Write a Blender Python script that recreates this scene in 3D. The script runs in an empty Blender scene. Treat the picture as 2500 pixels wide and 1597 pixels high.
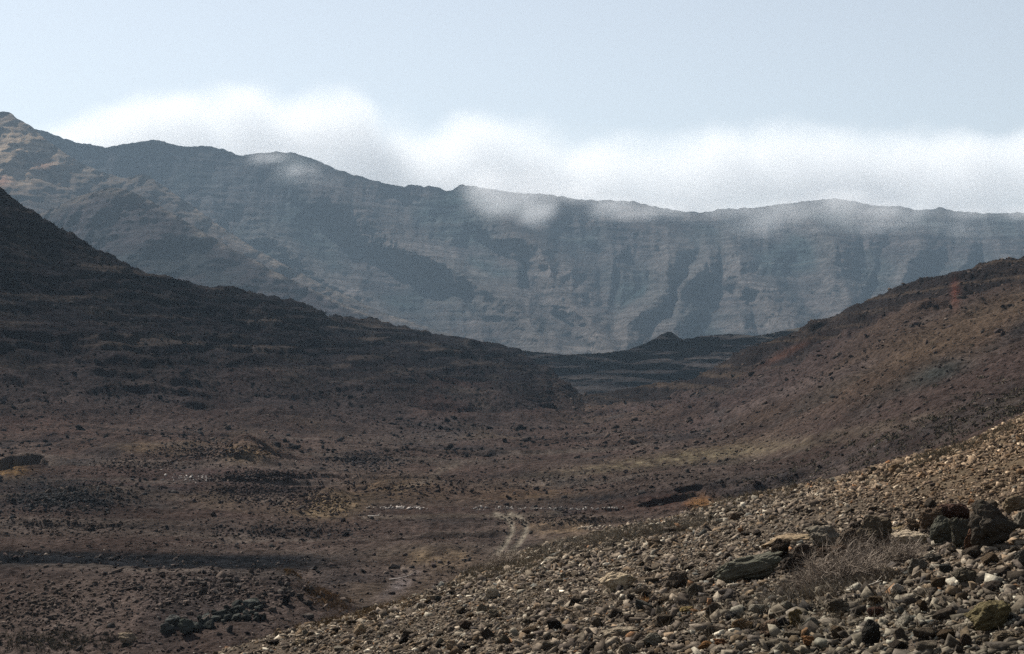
import bpy, bmesh, math, random
import numpy as np
from mathutils import Vector, Matrix, Euler, noise as mnoise
S = bpy.context.scene
COL = S.collection
rad = math.radians
FX, CX, VH = 3938.0, 1204.0, 850.0      # focal length, centre column and horizon row of the view
ALB = .62
CAMZ = 0.0                              # eye height is the origin; the slope lies 1.65 m below it
RNG = np.random.default_rng(7)
random.seed(7)

# ------------------------------------------------------------------ numpy noise
from concurrent.futures import ThreadPoolExecutor
_POOL = ThreadPoolExecutor(4)
_PT = {}
def _perlin(x, y, T):
    p, ca, sa = T
    x0 = np.floor(x); y0 = np.floor(y); xf = (x-x0).astype(np.float32); yf = (y-y0).astype(np.float32)
    xi = x0.astype(np.int32) & 511; yi = y0.astype(np.int32) & 511
    u = xf*xf*xf*(xf*(xf*6-15)+10); v = yf*yf*yf*(yf*(yf*6-15)+10)
    px0 = p[xi]; px1 = p[xi+1]
    def g(px, iy, dx, dy):
        h = p[(px+iy) & 511]; return ca[h]*dx + sa[h]*dy
    n00 = g(px0, yi, xf, yf); n10 = g(px1, yi, xf-1, yf); n01 = g(px0, yi+1, xf, yf-1); n11 = g(px1, yi+1, xf-1, yf-1)
    a = n00+(n10-n00)*u; b = n01+(n11-n01)*u
    return (a+(b-a)*v)*np.float32(1.5)
def perlin(x, y, seed=0):
    if seed not in _PT:
        r = np.random.default_rng(seed); p = r.permutation(512).astype(np.int32); a = r.uniform(0, 2*np.pi, 512)
        _PT[seed] = (np.concatenate([p, p]), np.cos(a).astype(np.float32), np.sin(a).astype(np.float32))
    x, y = np.broadcast_arrays(np.asarray(x, dtype=np.float64), np.asarray(y, dtype=np.float64))
    if x.size < 100000: return _perlin(x, y, _PT[seed])
    xs, ys = np.array_split(x, 12), np.array_split(y, 12)
    return np.concatenate(list(_POOL.map(lambda q: _perlin(q[0], q[1], _PT[seed]), zip(xs, ys))))
def fbm(x, y, octs=5, seed=0, gain=.5, lac=2.03):
    s = 0; amp = 1; f = 1
    for i in range(octs):
        s = s + amp*perlin(x*f+i*17.3, y*f-i*9.1, seed+i); amp *= gain; f *= lac
    return s
def ridged(x, y, octs=4, seed=0, gain=.5):
    s = 0; amp = 1; f = 1
    for i in range(octs):
        s = s + amp*(1-np.abs(perlin(x*f+i*7.3, y*f+i*3.1, seed+i))*2); amp *= gain; f *= 2.1
    return s
def sstep(a, b, x):
    t = np.clip((x-a)/(b-a), 0, 1); return t*t*(3-2*t)
def pw(x, pts):
    xs = [q[0] for q in pts]; ys = [q[1] for q in pts]
    return np.interp(x, xs, ys)
def smooth1(x, pts, w=25):
    return (pw(x-w, pts)+pw(x+w, pts)+2*pw(x, pts)+pw(x-w/2, pts)+pw(x+w/2, pts))/6
def gss(u, v, cu, cv, ru, rv, k=0.0):
    dv = (v-cv) - k*(u-cu)
    return np.exp(-((u-cu)/ru)**2 - (dv/rv)**2)
def mixc(c, col, w):
    w = np.clip(w, 0, 1)[..., None]
    return c*(1-w) + np.array(col)*w

# ------------------------------------------------------------------ tagging / linking
def tag(o, label=None, cat=None, group=None, kind=None):
    if label: o['label'] = label
    if cat: o['category'] = cat
    if group: o['group'] = group
    if kind: o['kind'] = kind
    return o
def link(name, me, mat=None, parent=None):
    o = bpy.data.objects.new(name, me); COL.objects.link(o)
    if mat and not me.materials: me.materials.append(mat)
    if parent: o.parent = parent
    return o
def np_mesh(name, co, tris=None, quads=None, col=None, smooth=False):
    me = bpy.data.meshes.new(name)
    f = tris if tris is not None else quads
    n = f.shape[1]
    me.vertices.add(len(co)); me.vertices.foreach_set('co', co.astype(np.float32).ravel())
    me.loops.add(f.size); me.loops.foreach_set('vertex_index', f.astype(np.int32).ravel())
    me.polygons.add(len(f)); me.polygons.foreach_set('loop_start', np.arange(0, f.size, n, dtype=np.int32))
    if smooth: me.polygons.foreach_set('use_smooth', np.ones(len(f), dtype=bool))
    me.update(calc_edges=True)
    if col is not None:
        a = me.color_attributes.new('Col', 'FLOAT_COLOR', 'POINT')
        c = np.ones((len(co), 4), dtype=np.float32); c[:, :3] = np.asarray(col)*ALB
        a.data.foreach_set('color', c.ravel())
    return me
def grid_mesh(name, X, Y, Z, col, smooth=True):
    nv, nu = X.shape
    co = np.stack([X, Y, Z], -1).reshape(-1, 3)
    i = np.arange(nv*nu).reshape(nv, nu)
    q = np.stack([i[:-1, :-1], i[:-1, 1:], i[1:, 1:], i[1:, :-1]], -1).reshape(-1, 4)
    return np_mesh(name, co, quads=q, col=col.reshape(-1, 3), smooth=smooth)
def ugrid(n_in, n_out, lo=-1500, hi=3900, a=-40, b=2450):
    return np.concatenate([np.linspace(lo, a, n_out, endpoint=False), np.linspace(a, b, n_in), np.linspace(b, hi, n_out+1)[1:]])

# ------------------------------------------------------------------ materials
def new_mat(name):
    m = bpy.data.materials.new(name); m.use_nodes = True
    nt = m.node_tree; nt.nodes.clear(); return m, nt
def N(nt, t, **kw):
    n = nt.nodes.new(t)
    for k, v in kw.items():
        if k.startswith('i_'): n.inputs[k[2:].replace('_', ' ')].default_value = v
        else: setattr(n, k, v)
    return n
def ground_mat(name, scale, bump_d, contrast=(.55, 1.45), rough=.95, source='attr', scale2=None, strata=None, blotch=None):
    """base colour = attribute (or the object's own colour) x mottling at two scales; bump from the same noise"""
    m, nt = new_mat(name); L = nt.links.new
    out = N(nt, 'ShaderNodeOutputMaterial'); b = N(nt, 'ShaderNodeBsdfPrincipled')
    b.inputs['Roughness'].default_value = rough; b.inputs['Specular IOR Level'].default_value = 0
    tc = N(nt, 'ShaderNodeTexCoord')
    if source == 'attr':
        src = N(nt, 'ShaderNodeAttribute', attribute_name='Col').outputs['Color']
        vec = tc.outputs['Object']
    else:
        src = N(nt, 'ShaderNodeObjectInfo').outputs['Color']
        vec = tc.outputs['Object']
    n1 = N(nt, 'ShaderNodeTexNoise'); n1.inputs['Scale'].default_value = scale; n1.inputs['Detail'].default_value = 8; n1.inputs['Roughness'].default_value = .65
    L(vec, n1.inputs['Vector'])
    r1 = N(nt, 'ShaderNodeMapRange'); r1.inputs['From Min'].default_value = .3; r1.inputs['From Max'].default_value = .7
    r1.inputs['To Min'].default_value = contrast[0]; r1.inputs['To Max'].default_value = contrast[1]
    L(n1.outputs['Fac'], r1.inputs['Value'])
    n2 = N(nt, 'ShaderNodeTexNoise'); n2.inputs['Scale'].default_value = scale2 or scale*.17; n2.inputs['Detail'].default_value = 4
    L(vec, n2.inputs['Vector'])
    r2 = N(nt, 'ShaderNodeMapRange'); r2.inputs['From Min'].default_value = .3; r2.inputs['From Max'].default_value = .7
    r2.inputs['To Min'].default_value = .75; r2.inputs['To Max'].default_value = 1.25
    L(n2.outputs['Fac'], r2.inputs['Value'])
    mu = N(nt, 'ShaderNodeMath', operation='MULTIPLY'); L(r1.outputs['Result'], mu.inputs[0]); L(r2.outputs['Result'], mu.inputs[1])
    fac = mu.outputs[0]
    if strata:
        mp = N(nt, 'ShaderNodeMapping'); mp.inputs['Scale'].default_value = strata
        L(vec, mp.inputs['Vector'])
        n3 = N(nt, 'ShaderNodeTexNoise'); n3.inputs['Scale'].default_value = 1; n3.inputs['Detail'].default_value = 6; n3.inputs['Distortion'].default_value = .9
        L(mp.outputs['Vector'], n3.inputs['Vector'])
        r3 = N(nt, 'ShaderNodeMapRange'); r3.inputs['From Min'].default_value = .35; r3.inputs['From Max'].default_value = .65
        r3.inputs['To Min'].default_value = .6; r3.inputs['To Max'].default_value = 1.35
        L(n3.outputs['Fac'], r3.inputs['Value'])
        m3 = N(nt, 'ShaderNodeMath', operation='MULTIPLY'); L(fac, m3.inputs[0]); L(r3.outputs['Result'], m3.inputs[1]); fac = m3.outputs[0]
    vm = N(nt, 'ShaderNodeVectorMath', operation='SCALE'); L(src, vm.inputs[0]); L(fac, vm.inputs['Scale'])
    colr = vm.outputs[0]
    if blotch:
        n4 = N(nt, 'ShaderNodeTexNoise'); n4.inputs['Scale'].default_value = blotch[0]; n4.inputs['Detail'].default_value = 3; L(vec, n4.inputs['Vector'])
        r4 = N(nt, 'ShaderNodeMapRange'); r4.inputs['From Min'].default_value = .52; r4.inputs['From Max'].default_value = .68; L(n4.outputs['Fac'], r4.inputs['Value'])
        mx = N(nt, 'ShaderNodeMix', data_type='RGBA', blend_type='MULTIPLY'); L(r4.outputs['Result'], mx.inputs['Factor']); L(colr, mx.inputs['A'])
        mx.inputs['B'].default_value = (*blotch[1], 1); colr = mx.outputs['Result']
    L(colr, b.inputs['Base Color'])
    bp = N(nt, 'ShaderNodeBump'); bp.inputs['Strength'].default_value = 1; bp.inputs['Distance'].default_value = bump_d
    L(n1.outputs['Fac'], bp.inputs['Height']); L(bp.outputs['Normal'], b.inputs['Normal'])
    L(b.outputs[0], out.inputs['Surface'])
    return m
M_near = ground_mat('stony_soil', 9, .05, scale2=.6)
M_valley = ground_mat('valley_soil', 1.6, .55, contrast=(.35, 1.65), scale2=.07)
M_mount = ground_mat('far_rock', .06, 14, contrast=(.4, 1.6), scale2=.006, strata=(.004, .004, .11))
M_mid = ground_mat('ridge_rock', .25, 1.5, contrast=(.5, 1.5), scale2=.02, strata=(.012, .012, .45))
M_stone = ground_mat('loose_stone', 24, .012, contrast=(.5, 1.5), scale2=5)
M_rubble = ground_mat('rubble_stone', 4, .03, contrast=(.75, 1.25))
M_rock = ground_mat('weathered_rock', 3.2, .16, contrast=(.55, 1.4), source='obj', scale2=1.1, blotch=(1.6, (.62, .66, .64)))
M_plain = ground_mat('dry_plant', 3, .0, contrast=(.8, 1.2), rough=.9)

# ------------------------------------------------------------------ terrain 1: the stony slope underfoot
EDGE = [(-900, 34), (380, 36), (588, 41), (770, 41.5), (866, 43), (994, 41), (1100, 50), (1218, 60), (1450, 60), (1600, 54), (1854, 52), (2096, 54.5), (2294, 56), (2408, 72), (3200, 90)]
def zN(X, Y, detail=True):
    X = np.asarray(X, float); Y = np.asarray(Y, float)
    z = -1.655 + .247*X - .0836*Y
    u = CX + FX*X/np.maximum(Y, 6)
    ye = smooth1(u, EDGE, 60) + 2.2*perlin(X*.22, Y*.05, 61)
    d = Y - ye
    slope = pw(u, [(0, .42), (1500, .42), (2200, .3), (2500, .2)])
    z = z - slope*np.logaddexp(0, d/1.6)*1.6
    z = z + .16*fbm(X*.16, Y*.16, 3, 11)
    if detail:
        z = z + .045*fbm(X*1.1, Y*1.1, 4, 21) + .02*fbm(X*5, Y*5, 2, 31)
    return z
def colN(X, Y):
    u = CX + FX*X/np.maximum(Y, 6)
    v = VH - FX*zN(X, Y, False)/np.maximum(Y, 6)
    c = np.ones(X.shape+(3,))*np.array((.092, .074, .058))
    n = fbm(X*.35, Y*.35, 3, 41)
    c = mixc(c, (.115, .083, .055), sstep(-.2, .8, n)*.5)
    c = mixc(c, (.115, .085, .056), sstep(1250, 1080, v)*sstep(1800, 2200, u)*.8)
    c = mixc(c, (.19, .155, .11), gss(u, v, 1450, 1265, 260, 28, -.18)*.5)          # dry grassy shelf along the edge
    c = mixc(c, (.14, .10, .065), gss(u, v, 800, 1450, 160, 22, -.2)*.7)
    ye = smooth1(u, EDGE, 60); c = mixc(c, (.078, .060, .050), sstep(ye-16, ye-1, Y + 4*n)*sstep(2100, 1750, u)*.75)
    c = mixc(c, (.26, .19, .10), gss(u, v, 2090, 1240, 30, 12))                      # bare ochre soil by the boulders
    return c
nu, nv = 1250, 1000
t = np.linspace(-.95, .95, nu); t = np.sign(t)*np.abs(t)**1.25
yy = np.concatenate([np.linspace(-7, 8, 60, endpoint=False), np.geomspace(8, 110, nv)])
Tm, Ym = np.meshgrid(t, yy); Xm = Tm*(Ym+16)*.8
Zm = zN(Xm, Ym)
slope_ob = link('stony_slope', grid_mesh('stony_slope', Xm, Ym, Zm, colN(Xm, Ym)), M_near)
tag(slope_ob, 'brown hillside covered in loose stones falling away to the left', kind='structure')

_ys = np.concatenate([np.linspace(6, 30, 600), np.linspace(30, 100, 700)[1:]])
_uc = np.arange(200, 2620, 5.)
_un, _yn = np.meshgrid(_uc, _ys); _zn = zN((_un-CX)/FX*_yn, _yn)
_vn = np.minimum.accumulate(VH - FX*_zn/_yn, 0)
def hitN(u, v):
    """first point of the stony slope met by the sight line through (u, v)"""
    i = int(round((u-200)/5))
    if i < 0 or i >= len(_uc): return None
    k = int(np.searchsorted(-_vn[:, i], -v))
    if k >= len(_ys): return None
    y = float(_ys[k]); return (u-CX)/FX*y, y, float(_zn[k, i])

# ------------------------------------------------------------------ terrain 2: valley floor with the hills either side
LC = [(-1500, 150), (-600, 300), (0, 437), (70, 492), (130, 531), (190, 560), (240, 590), (330, 641), (400, 652), (450, 668), (480, 671), (540, 673), (620, 692), (700, 712), (770, 740), (850, 748), (930, 760), (1000, 778), (1090, 792), (1200, 813), (1228, 822),
      (1262, 846), (1285, 856), (1300, 875), (1335, 905), (1372, 943), (1400, 939), (1450, 931), (1530, 916), (1616, 906), (1654, 886), (1691, 867), (1721, 845), (1781, 812), (1841, 800), (1879, 781), (1902, 763), (1954, 751), (1992, 725),
      (2048, 706), (2086, 691), (2142, 672), (2217, 657), (2247, 650), (2292, 645), (2349, 633), (2408, 624), (2800, 545), (3900, 350)]
LCY = [(-1500, 500), (0, 470), (400, 520), (800, 640), (1200, 720), (1262, 660), (1372, 560), (1640, 520), (2000, 450), (2408, 400), (3900, 380)]
FOY = [(-1500, 290), (600, 285), (900, 290), (1200, 320), (1370, 340), (1640, 260), (1800, 190), (2000, 135), (2200, 112), (2408, 100), (3900, 80)]
FOV = [(-1500, 1035), (300, 1035), (600, 1044), (900, 1048), (1200, 1035), (1370, 1012), (1640, 1040), (1800, 1082), (2000, 1112), (2200, 1064), (2408, 990), (3900, 640)]
ZA = [(-1500, -15.9), (1400, -15.8), (1640, -13.6), (2000, -10.4), (2200, -7.8), (2408, -5.0), (3900, 6)]
UV = ugrid(1500, 70); YV = np.concatenate([np.geomspace(50, 330, 1100, endpoint=False), np.geomspace(330, 1100, 620)])
def smax(a, b, k): return np.maximum(a, b) + k*np.log1p(np.exp(-np.abs(a-b)/k))
U2, Y2 = np.meshgrid(UV, YV); X2 = (U2-CX)/FX*Y2
vc0 = smooth1(U2, LC, 5); vcn = 5*fbm(U2/26, U2*0, 4, 71)*sstep(1385, 1340, U2) + 3*fbm(U2/20, U2*0, 4, 73)*sstep(1380, 1700, U2)
yc = smooth1(U2, LCY, 60); yf = smooth1(U2, FOY, 80); vf = smooth1(U2, FOV, 80); za = smooth1(U2, ZA, 80)
vc = vc0 + vcn*.8*sstep(.93, 1.0, np.clip((Y2-yf)/(yc-yf), 0, 1))
zf = (VH-vf)/FX*yf; zc = (VH-vc)/FX*yc
fl = za + (zf-za)*np.clip((Y2-55)/(yf-55), 0, 1.0)
tt = np.clip((Y2-yf)/(yc-yf), 0, 1)
expo = pw(U2, [(0, 1.35), (1200, 1.3), (1400, 1.25), (2408, 1.22)])
hill = zf + (zc-zf)*tt**expo
drop = np.maximum(0, Y2-yc)*.55
base = np.where(Y2 < yf, fl, hill) - drop
base = np.maximum(base, -30)
hm = sstep(0, .25, tt)                    # 0 on the floor, 1 up on the hills
V2b = VH - FX*base/Y2                     # row each base point projects to (only used to find where features of the place lie)
# strata ledges and gullies on the hills
tilt = base + .015*X2
led = fbm(X2*.008, tilt*.42+2*perlin(X2*.006, Y2*.006, 83), 4, 81)
crag = sstep(.2, .7, tt)*(1-sstep(.96, 1, tt))
leftm = sstep(1420, 1250, U2)
base = base + hm*(1.9*fbm(X2*.03, Y2*.03, 6, 85, .6)) + crag*leftm*1.5*led*sstep(-.6, .5, fbm(X2*.02, Y2*.02, 3, 84))
band = sstep(.62, .78, tt)*(1-sstep(.97, 1.0, tt))
def terr(z, per, sharp=.75):
    q = z/per; fr = q-np.floor(q); return (sstep(0, 1-sharp, fr)-fr)*per
wn = fbm(X2*.012, Y2*.012, 4, 86)
brk = sstep(-.35, .35, fbm(X2*.03, base*.12, 4, 88))
base = base + sstep(.06, .3, tt)*(1-sstep(.97, 1, tt))*leftm*brk*.55*terr(base+.06*X2+2.2*wn+.8*fbm(X2*.06, Y2*.06, 3, 90), 3.0, .66)
base = base + (1-leftm)*sstep(.55, .72, tt)*(1-sstep(.985, 1.0, tt))*brk*.7*terr(base-.10*X2+2*wn+.6*fbm(X2*.08, Y2*.08, 3, 92), 2.4, .66)
base = base + (1-leftm)*sstep(.05, .3, tt)*.25*brk*terr(base-.06*X2+2*wn, 3.1, .6)
base = base + (1-leftm)*band*.6*led + (1-leftm)*hm*.5*fbm((X2+Y2*.4)*.02, (Y2)*.004, 3, 87)
gul = ridged((X2*.8+Y2*.3)*.018, Y2*.004, 3, 89)
base = base + leftm*hm*(gul-1.2)*1.5*(1-sstep(.9, 1, tt)) - leftm*sstep(.1, .4, tt)*(1-sstep(.9, 1, tt))*2.2*np.clip(ridged((X2-.5*Y2)*.014, (X2*.3+Y2)*.002, 2, 189)-1.25, 0, 1)
base = base + .55*fbm(X2*.035, Y2*.035, 4, 91)*(1-hm) + .22*fbm(X2*.22, Y2*.22, 4, 95) + .09*fbm(X2*.9, Y2*.9, 3, 99)
fl_ = (1-hm)
base = base + fl_*.42*(ridged(X2*.016+.3*perlin(X2*.01, Y2*.01, 140), Y2*.055, 3, 141, .45)-1.1)*sstep(95, 120, Y2)
base = base + fl_*.8*terr(Y2*.09+.9*fbm(X2*.012, Y2*.02, 3, 143), 1.0, .85)*sstep(-.2, .5, fbm(X2*.02, Y2*.03, 3, 145))*sstep(115, 140, Y2)
# man-made / eroded relief on the floor
def at(u, Y): return (u-CX)/FX*Y
def bump(cu, cy, ru, ry, h, k=0):
    cx_ = at(cu, cy); dx = X2-cx_
    return h*np.exp(-(dx/(ru/FX*cy))**2 - ((Y2-cy-k*dx)/ry)**2)
bermx = sstep(860, 640, U2 + 30*perlin(X2*.1, Y2*.02, 101))
wob = 2.0*perlin(X2*.05, X2*0+3.3, 103)
base = base + bermx*2.25*np.exp(-(np.minimum(0, Y2-107-wob)/13)**2 - (np.maximum(0, Y2-107-wob)/4.5)**2)
base = base - bermx*.7*np.exp(-((Y2-117-wob)/6)**2)
base = base + bump(585, 243, 60, 12, 2.6) + bump(560, 258, 330, 14, 1.5) + bump(780, 178, 52, 6, 1.5) + bump(330, 262, 130, 12, 1.6)
base = base + bump(1370, 150, 110, 7, .9, .1) + bump(1050, 137, 160, 7, .7) + bump(230, 178, 150, 12, 1.4) + bump(1000, 190, 130, 9, .8)
base = base + bump(60, 235, 60, 8, 1.2)  + bump(1560, 185, 190, 10, 1.2, .1)
def pit(cu, cy, ru, ry, h, k=0):
    """steep-walled hollow"""
    cx_ = at(cu, cy); dx = (X2-cx_)/(ru/FX*cy); dy = (Y2-cy-k*(X2-cx_))/ry
    r = np.sqrt(dx**2+dy**2) + .16*perlin(X2*.45, Y2*.45, 107)
    return -h*sstep(1.0, .84, r)
base = base + pit(1582, 160, 84, 5.5, 2.4, .28) + pit(25, 226, 75, 10, 3.4, 0) + pit(1650, 168, 60, 3, 1.2, .3)
Z2 = base
VV = VH - FX*Z2/Y2
# soil colour, by place
c = np.ones(U2.shape+(3,))*np.array((.068, .049, .043))
n1 = fbm(X2*.03, Y2*.012, 4, 111); n2 = fbm(X2*.09, Y2*.03, 4, 115); n3 = fbm(X2*.6, Y2*.35, 3, 119)
c = mixc(c, (.10, .078, .068), sstep(-.1, .8, n1)*.8)
c = mixc(c, (.115, .095, .082), sstep(.15, .8, fbm(X2*.008, Y2*.09, 4, 151))*.7)
c = mixc(c, (.04, .032, .031), sstep(.2, .8, fbm(X2*.007, Y2*.07, 4, 153))*.6)
c = mixc(c, (.032, .030, .032), sstep(.15, .8, n2)*.6)
c = mixc(c, (.105, .078, .055), sstep(.3, 1., fbm(X2*.05, Y2*.02, 3, 123))*.55)
def P(col, cu, cv, ru, rv, w=1., k=0.):
    global c
    c = mixc(c, col, gss(U2, VV, cu, cv, ru, rv, k)*w*(.65+.5*n3))
OCH = (.23, .165, .10); BLK = (.022, .023, .026); GRY = (.055, .052, .055)
farm = sstep(860, 940, V2b)
strip = bermx*sstep(1292, 1306, VV - 8*n2 - U2*.012)*sstep(1350, 1330, VV)*(Y2 > 108)
c = mixc(c, BLK, strip*.95)
c = mixc(c, (.012, .013, .015), sstep(1000, 500, U2+60*n1)*np.exp(-((VV-1314-U2*.014)/(20-U2*.008))**4)*(Y2 > 108)*.97)
P(BLK, 300, 1318, 420, 16, 1.1, .012); P(BLK, 170, 1165, 150, 34, 1.1, .12); P(BLK, 60, 1130, 90, 20, .8); P(BLK, 0, 1180, 190, 24, .7)
P(OCH, 577, 1068, 52, 22, .9); P(OCH, 775, 1190, 62, 26, .95); P((.26, .19, .12), 740, 1205, 40, 9, .8); P((.2, .125, .06), 15, 1102, 48, 17, 1.2)
P(OCH, 340, 1052, 60, 12, .5); P((.12, .08, .045), 930, 1150, 110, 32, .7); P((.12, .08, .045), 1250, 1165, 150, 22, .6); P(OCH, 1030, 1312, 95, 24, .75); P(OCH, 1310, 1240, 85, 16, .8); P((.2, .16, .11), 1350, 1275, 90, 14, .8, -.12)
P(GRY, 1020, 1010, 160, 35, .8); P(BLK, 850, 1085, 60, 16, .8); P(BLK, 1060, 1225, 110, 10, .75); P(BLK, 1430, 1170, 230, 12, .9, -.08); P(BLK, 1700, 1135, 200, 13, .8, -.18)
P((.30, .165, .075), 1645, 1181, 28, 12, 1.5); P((.27, .2, .12), 1705, 1178, 22, 8, 1.0); P((.05, .022, .016), 1580, 1178, 100, 22, .8, -.1)
P((.09, .035, .03), 60, 920, 90, 14, .7, .35); P((.075, .042, .035), 60, 1000, 200, 30, .6); P((.07, .05, .052), 520, 1120, 200, 40, .5)
P((.15, .125, .12), 935, 1378, 50, 22, 1.0, -.6); P((.045, .036, .034), 300, 1240, 330, 24, .5)
P((.15, .122, .082), 1640, 1072, 330, 15, 1.1, -.13); P((.13, .105, .075), 2050, 1005, 240, 14, .7, -.2)
# hills
hillc = np.ones(c.shape)*np.array((.017, .015, .017))  # dark basalt, with part of the left slope's shade put into its colour
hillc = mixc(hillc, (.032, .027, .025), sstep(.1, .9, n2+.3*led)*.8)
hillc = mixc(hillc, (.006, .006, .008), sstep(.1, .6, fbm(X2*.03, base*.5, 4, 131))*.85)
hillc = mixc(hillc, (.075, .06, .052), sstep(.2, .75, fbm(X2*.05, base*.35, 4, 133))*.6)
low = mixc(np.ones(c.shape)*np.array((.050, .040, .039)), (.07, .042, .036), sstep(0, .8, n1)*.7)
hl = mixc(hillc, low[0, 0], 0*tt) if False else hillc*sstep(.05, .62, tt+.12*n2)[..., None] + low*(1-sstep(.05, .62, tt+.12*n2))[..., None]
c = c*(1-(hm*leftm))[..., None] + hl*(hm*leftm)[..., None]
rh = np.ones(c.shape)*np.array((.060, .044, .041))
rh = mixc(rh, (.08, .057, .044), sstep(-.1, .7, n1)*.6)
rh = mixc(rh, (.052, .046, .045), sstep(.1, .8, n2)*.7)
orb = np.exp(-((VV-(1000-.42*(U2-1800)))/55)**2)*sstep(1700, 2100, U2)
rh = mixc(rh, (.10, .07, .047), orb*.45)
orb2 = np.exp(-((VV-(860-.40*(U2-2000)))/40)**2)*sstep(1850, 2200, U2)
rh = mixc(rh, (.105, .074, .048), orb2*.45)
rh = mixc(rh, (.11, .085, .078), np.exp(-((VV-(905-.36*(U2-1900)))/14)**2)*sstep(1600, 1850, U2)*sstep(2150, 2000, U2)*.7)
bw = sstep(.62, .76, tt + .1*n2)
rk = mixc(np.ones(c.shape)*np.array((.024, .020, .020)), (.06, .045, .036), sstep(.1, .7, fbm(X2*.06, base*.5, 4, 135)))
rh = rh*(1-bw[..., None]) + rk*bw[..., None]
rh = mixc(rh, (.14, .055, .04), gss(U2, VV, 2246, 690, 10, 30)*.6)
rh = mixc(rh, (.13, .06, .04), gss(U2, VV, 1850, 830, 60, 8, -.5)*.4)
rh = mixc(rh, (.036, .038, .036), gss(U2, VV, 2200, 878, 75, 26, -.35)*1.0)
rh = mixc(rh, (.03, .028, .03), gss(U2, VV, 2400, 775, 50, 24, -.5)*.9)
hr = hm*(1-leftm)
c = c*(1-hr)[..., None] + rh*hr[..., None]
P((.04, .036, .036), 2250, 985, 330, 34, .8, -.36)
# the two wheel ruts of the track, and its fainter upper bend
RUT = [(1170, 1300), (1185, 1283), (1197, 1266), (1205, 1248), (1203, 1230), (1192, 1217), (1165, 1209)]
def seg_d(u, v, pts, sx=1., sy=1.):
    d = np.full(u.shape, 1e9)
    for (a, b), (e, f_) in zip(pts[:-1], pts[1:]):
        dx, dy = (e-a)*sx, (f_-b)*sy; px, py = (u-a)*sx, (v-b)*sy
        s = np.clip((px*dx+py*dy)/(dx*dx+dy*dy), 0, 1)
        d = np.minimum(d, np.hypot(px-s*dx, py-s*dy))
    return d
sel = (U2 > 850) & (U2 < 1330) & (VV > 1080) & (VV < 1330)
us, vs = U2[sel], VV[sel]; cs = c[sel]; rutz = np.zeros(us.shape)
for pts, w_, st in ((RUT, 6, .95), ([(a+30+(1285-b)*.06, b) for a, b in RUT], 6, .95),
                    ([(940, 1148), (985, 1138), (1015, 1124), (1035, 1105), (1075, 1092)], 8, .22), ([(900, 1395), (935, 1360), (985, 1350), (1040, 1342)], 12, .35),
                    ([(745, 1218), (900, 1217), (1050, 1212), (1190, 1213), (1320, 1205)], 5, .22)):
    d = seg_d(us, vs, pts)
    g = np.exp(-(d/w_)**2); cs = mixc(cs, (.25, .215, .17), g*st); rutz -= .10*g*(st > .6)
c[sel] = cs; Z2[sel] += rutz
c = np.clip(c*(1+.25*n3)[..., None]*.94, .006, .6)
# split one continuous surface into valley floor, left hill and right hill
def split(name, jmask, label):
    nv_, nu_ = U2.shape
    i = np.arange(nv_*nu_).reshape(nv_, nu_)
    q = np.stack([i[:-1, :-1], i[:-1, 1:], i[1:, 1:], i[1:, :-1]], -1).reshape(-1, 4)
    m = jmask[:-1, :-1].ravel(); q = q[m]
    used = np.zeros(nv_*nu_, bool); used[q.ravel()] = True
    idx = np.cumsum(used)-1
    co = np.stack([X2, Y2, Z2], -1).reshape(-1, 3)[used]
    me = np_mesh(name, co, quads=idx[q], col=c.reshape(-1, 3)[used], smooth=True)
    return tag(link(name, me, M_valley), label, kind='structure')
onfloor = Y2 < yf
split('ground', onfloor, 'mauve brown valley floor of gravel and low mounds with wheel tracks')
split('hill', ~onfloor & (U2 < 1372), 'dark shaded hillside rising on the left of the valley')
split('hill', ~onfloor & (U2 >= 1372), 'rust brown hillside with a dark rocky crest rising on the right')
def zV(X, Y):
    u = CX + FX*X/Y
    fi = np.interp(u, UV, np.arange(len(UV))); fj = np.interp(Y, YV, np.arange(len(YV)))
    i = np.clip(fi.astype(int), 0, len(UV)-2); j = np.clip(fj.astype(int), 0, len(YV)-2); a = fi-i; b = fj-j
    return (Z2[j, i]*(1-a)+Z2[j, i+1]*a)*(1-b)+(Z2[j+1, i]*(1-a)+Z2[j+1, i+1]*a)*b
_k0 = int(np.searchsorted(YV, 75)); _vv = np.minimum.accumulate((VH-FX*Z2/Y2)[_k0:], 0)
def hitV(u, v):
    i = int(round(float(np.interp(u, UV, np.arange(len(UV)))))); k = int(np.searchsorted(-_vv[:, i], -v))
    if k >= _vv.shape[0]: return None
    y = float(YV[_k0+k]); return (u-CX)/FX*y, y, float(Z2[_k0+k, i])

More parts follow.
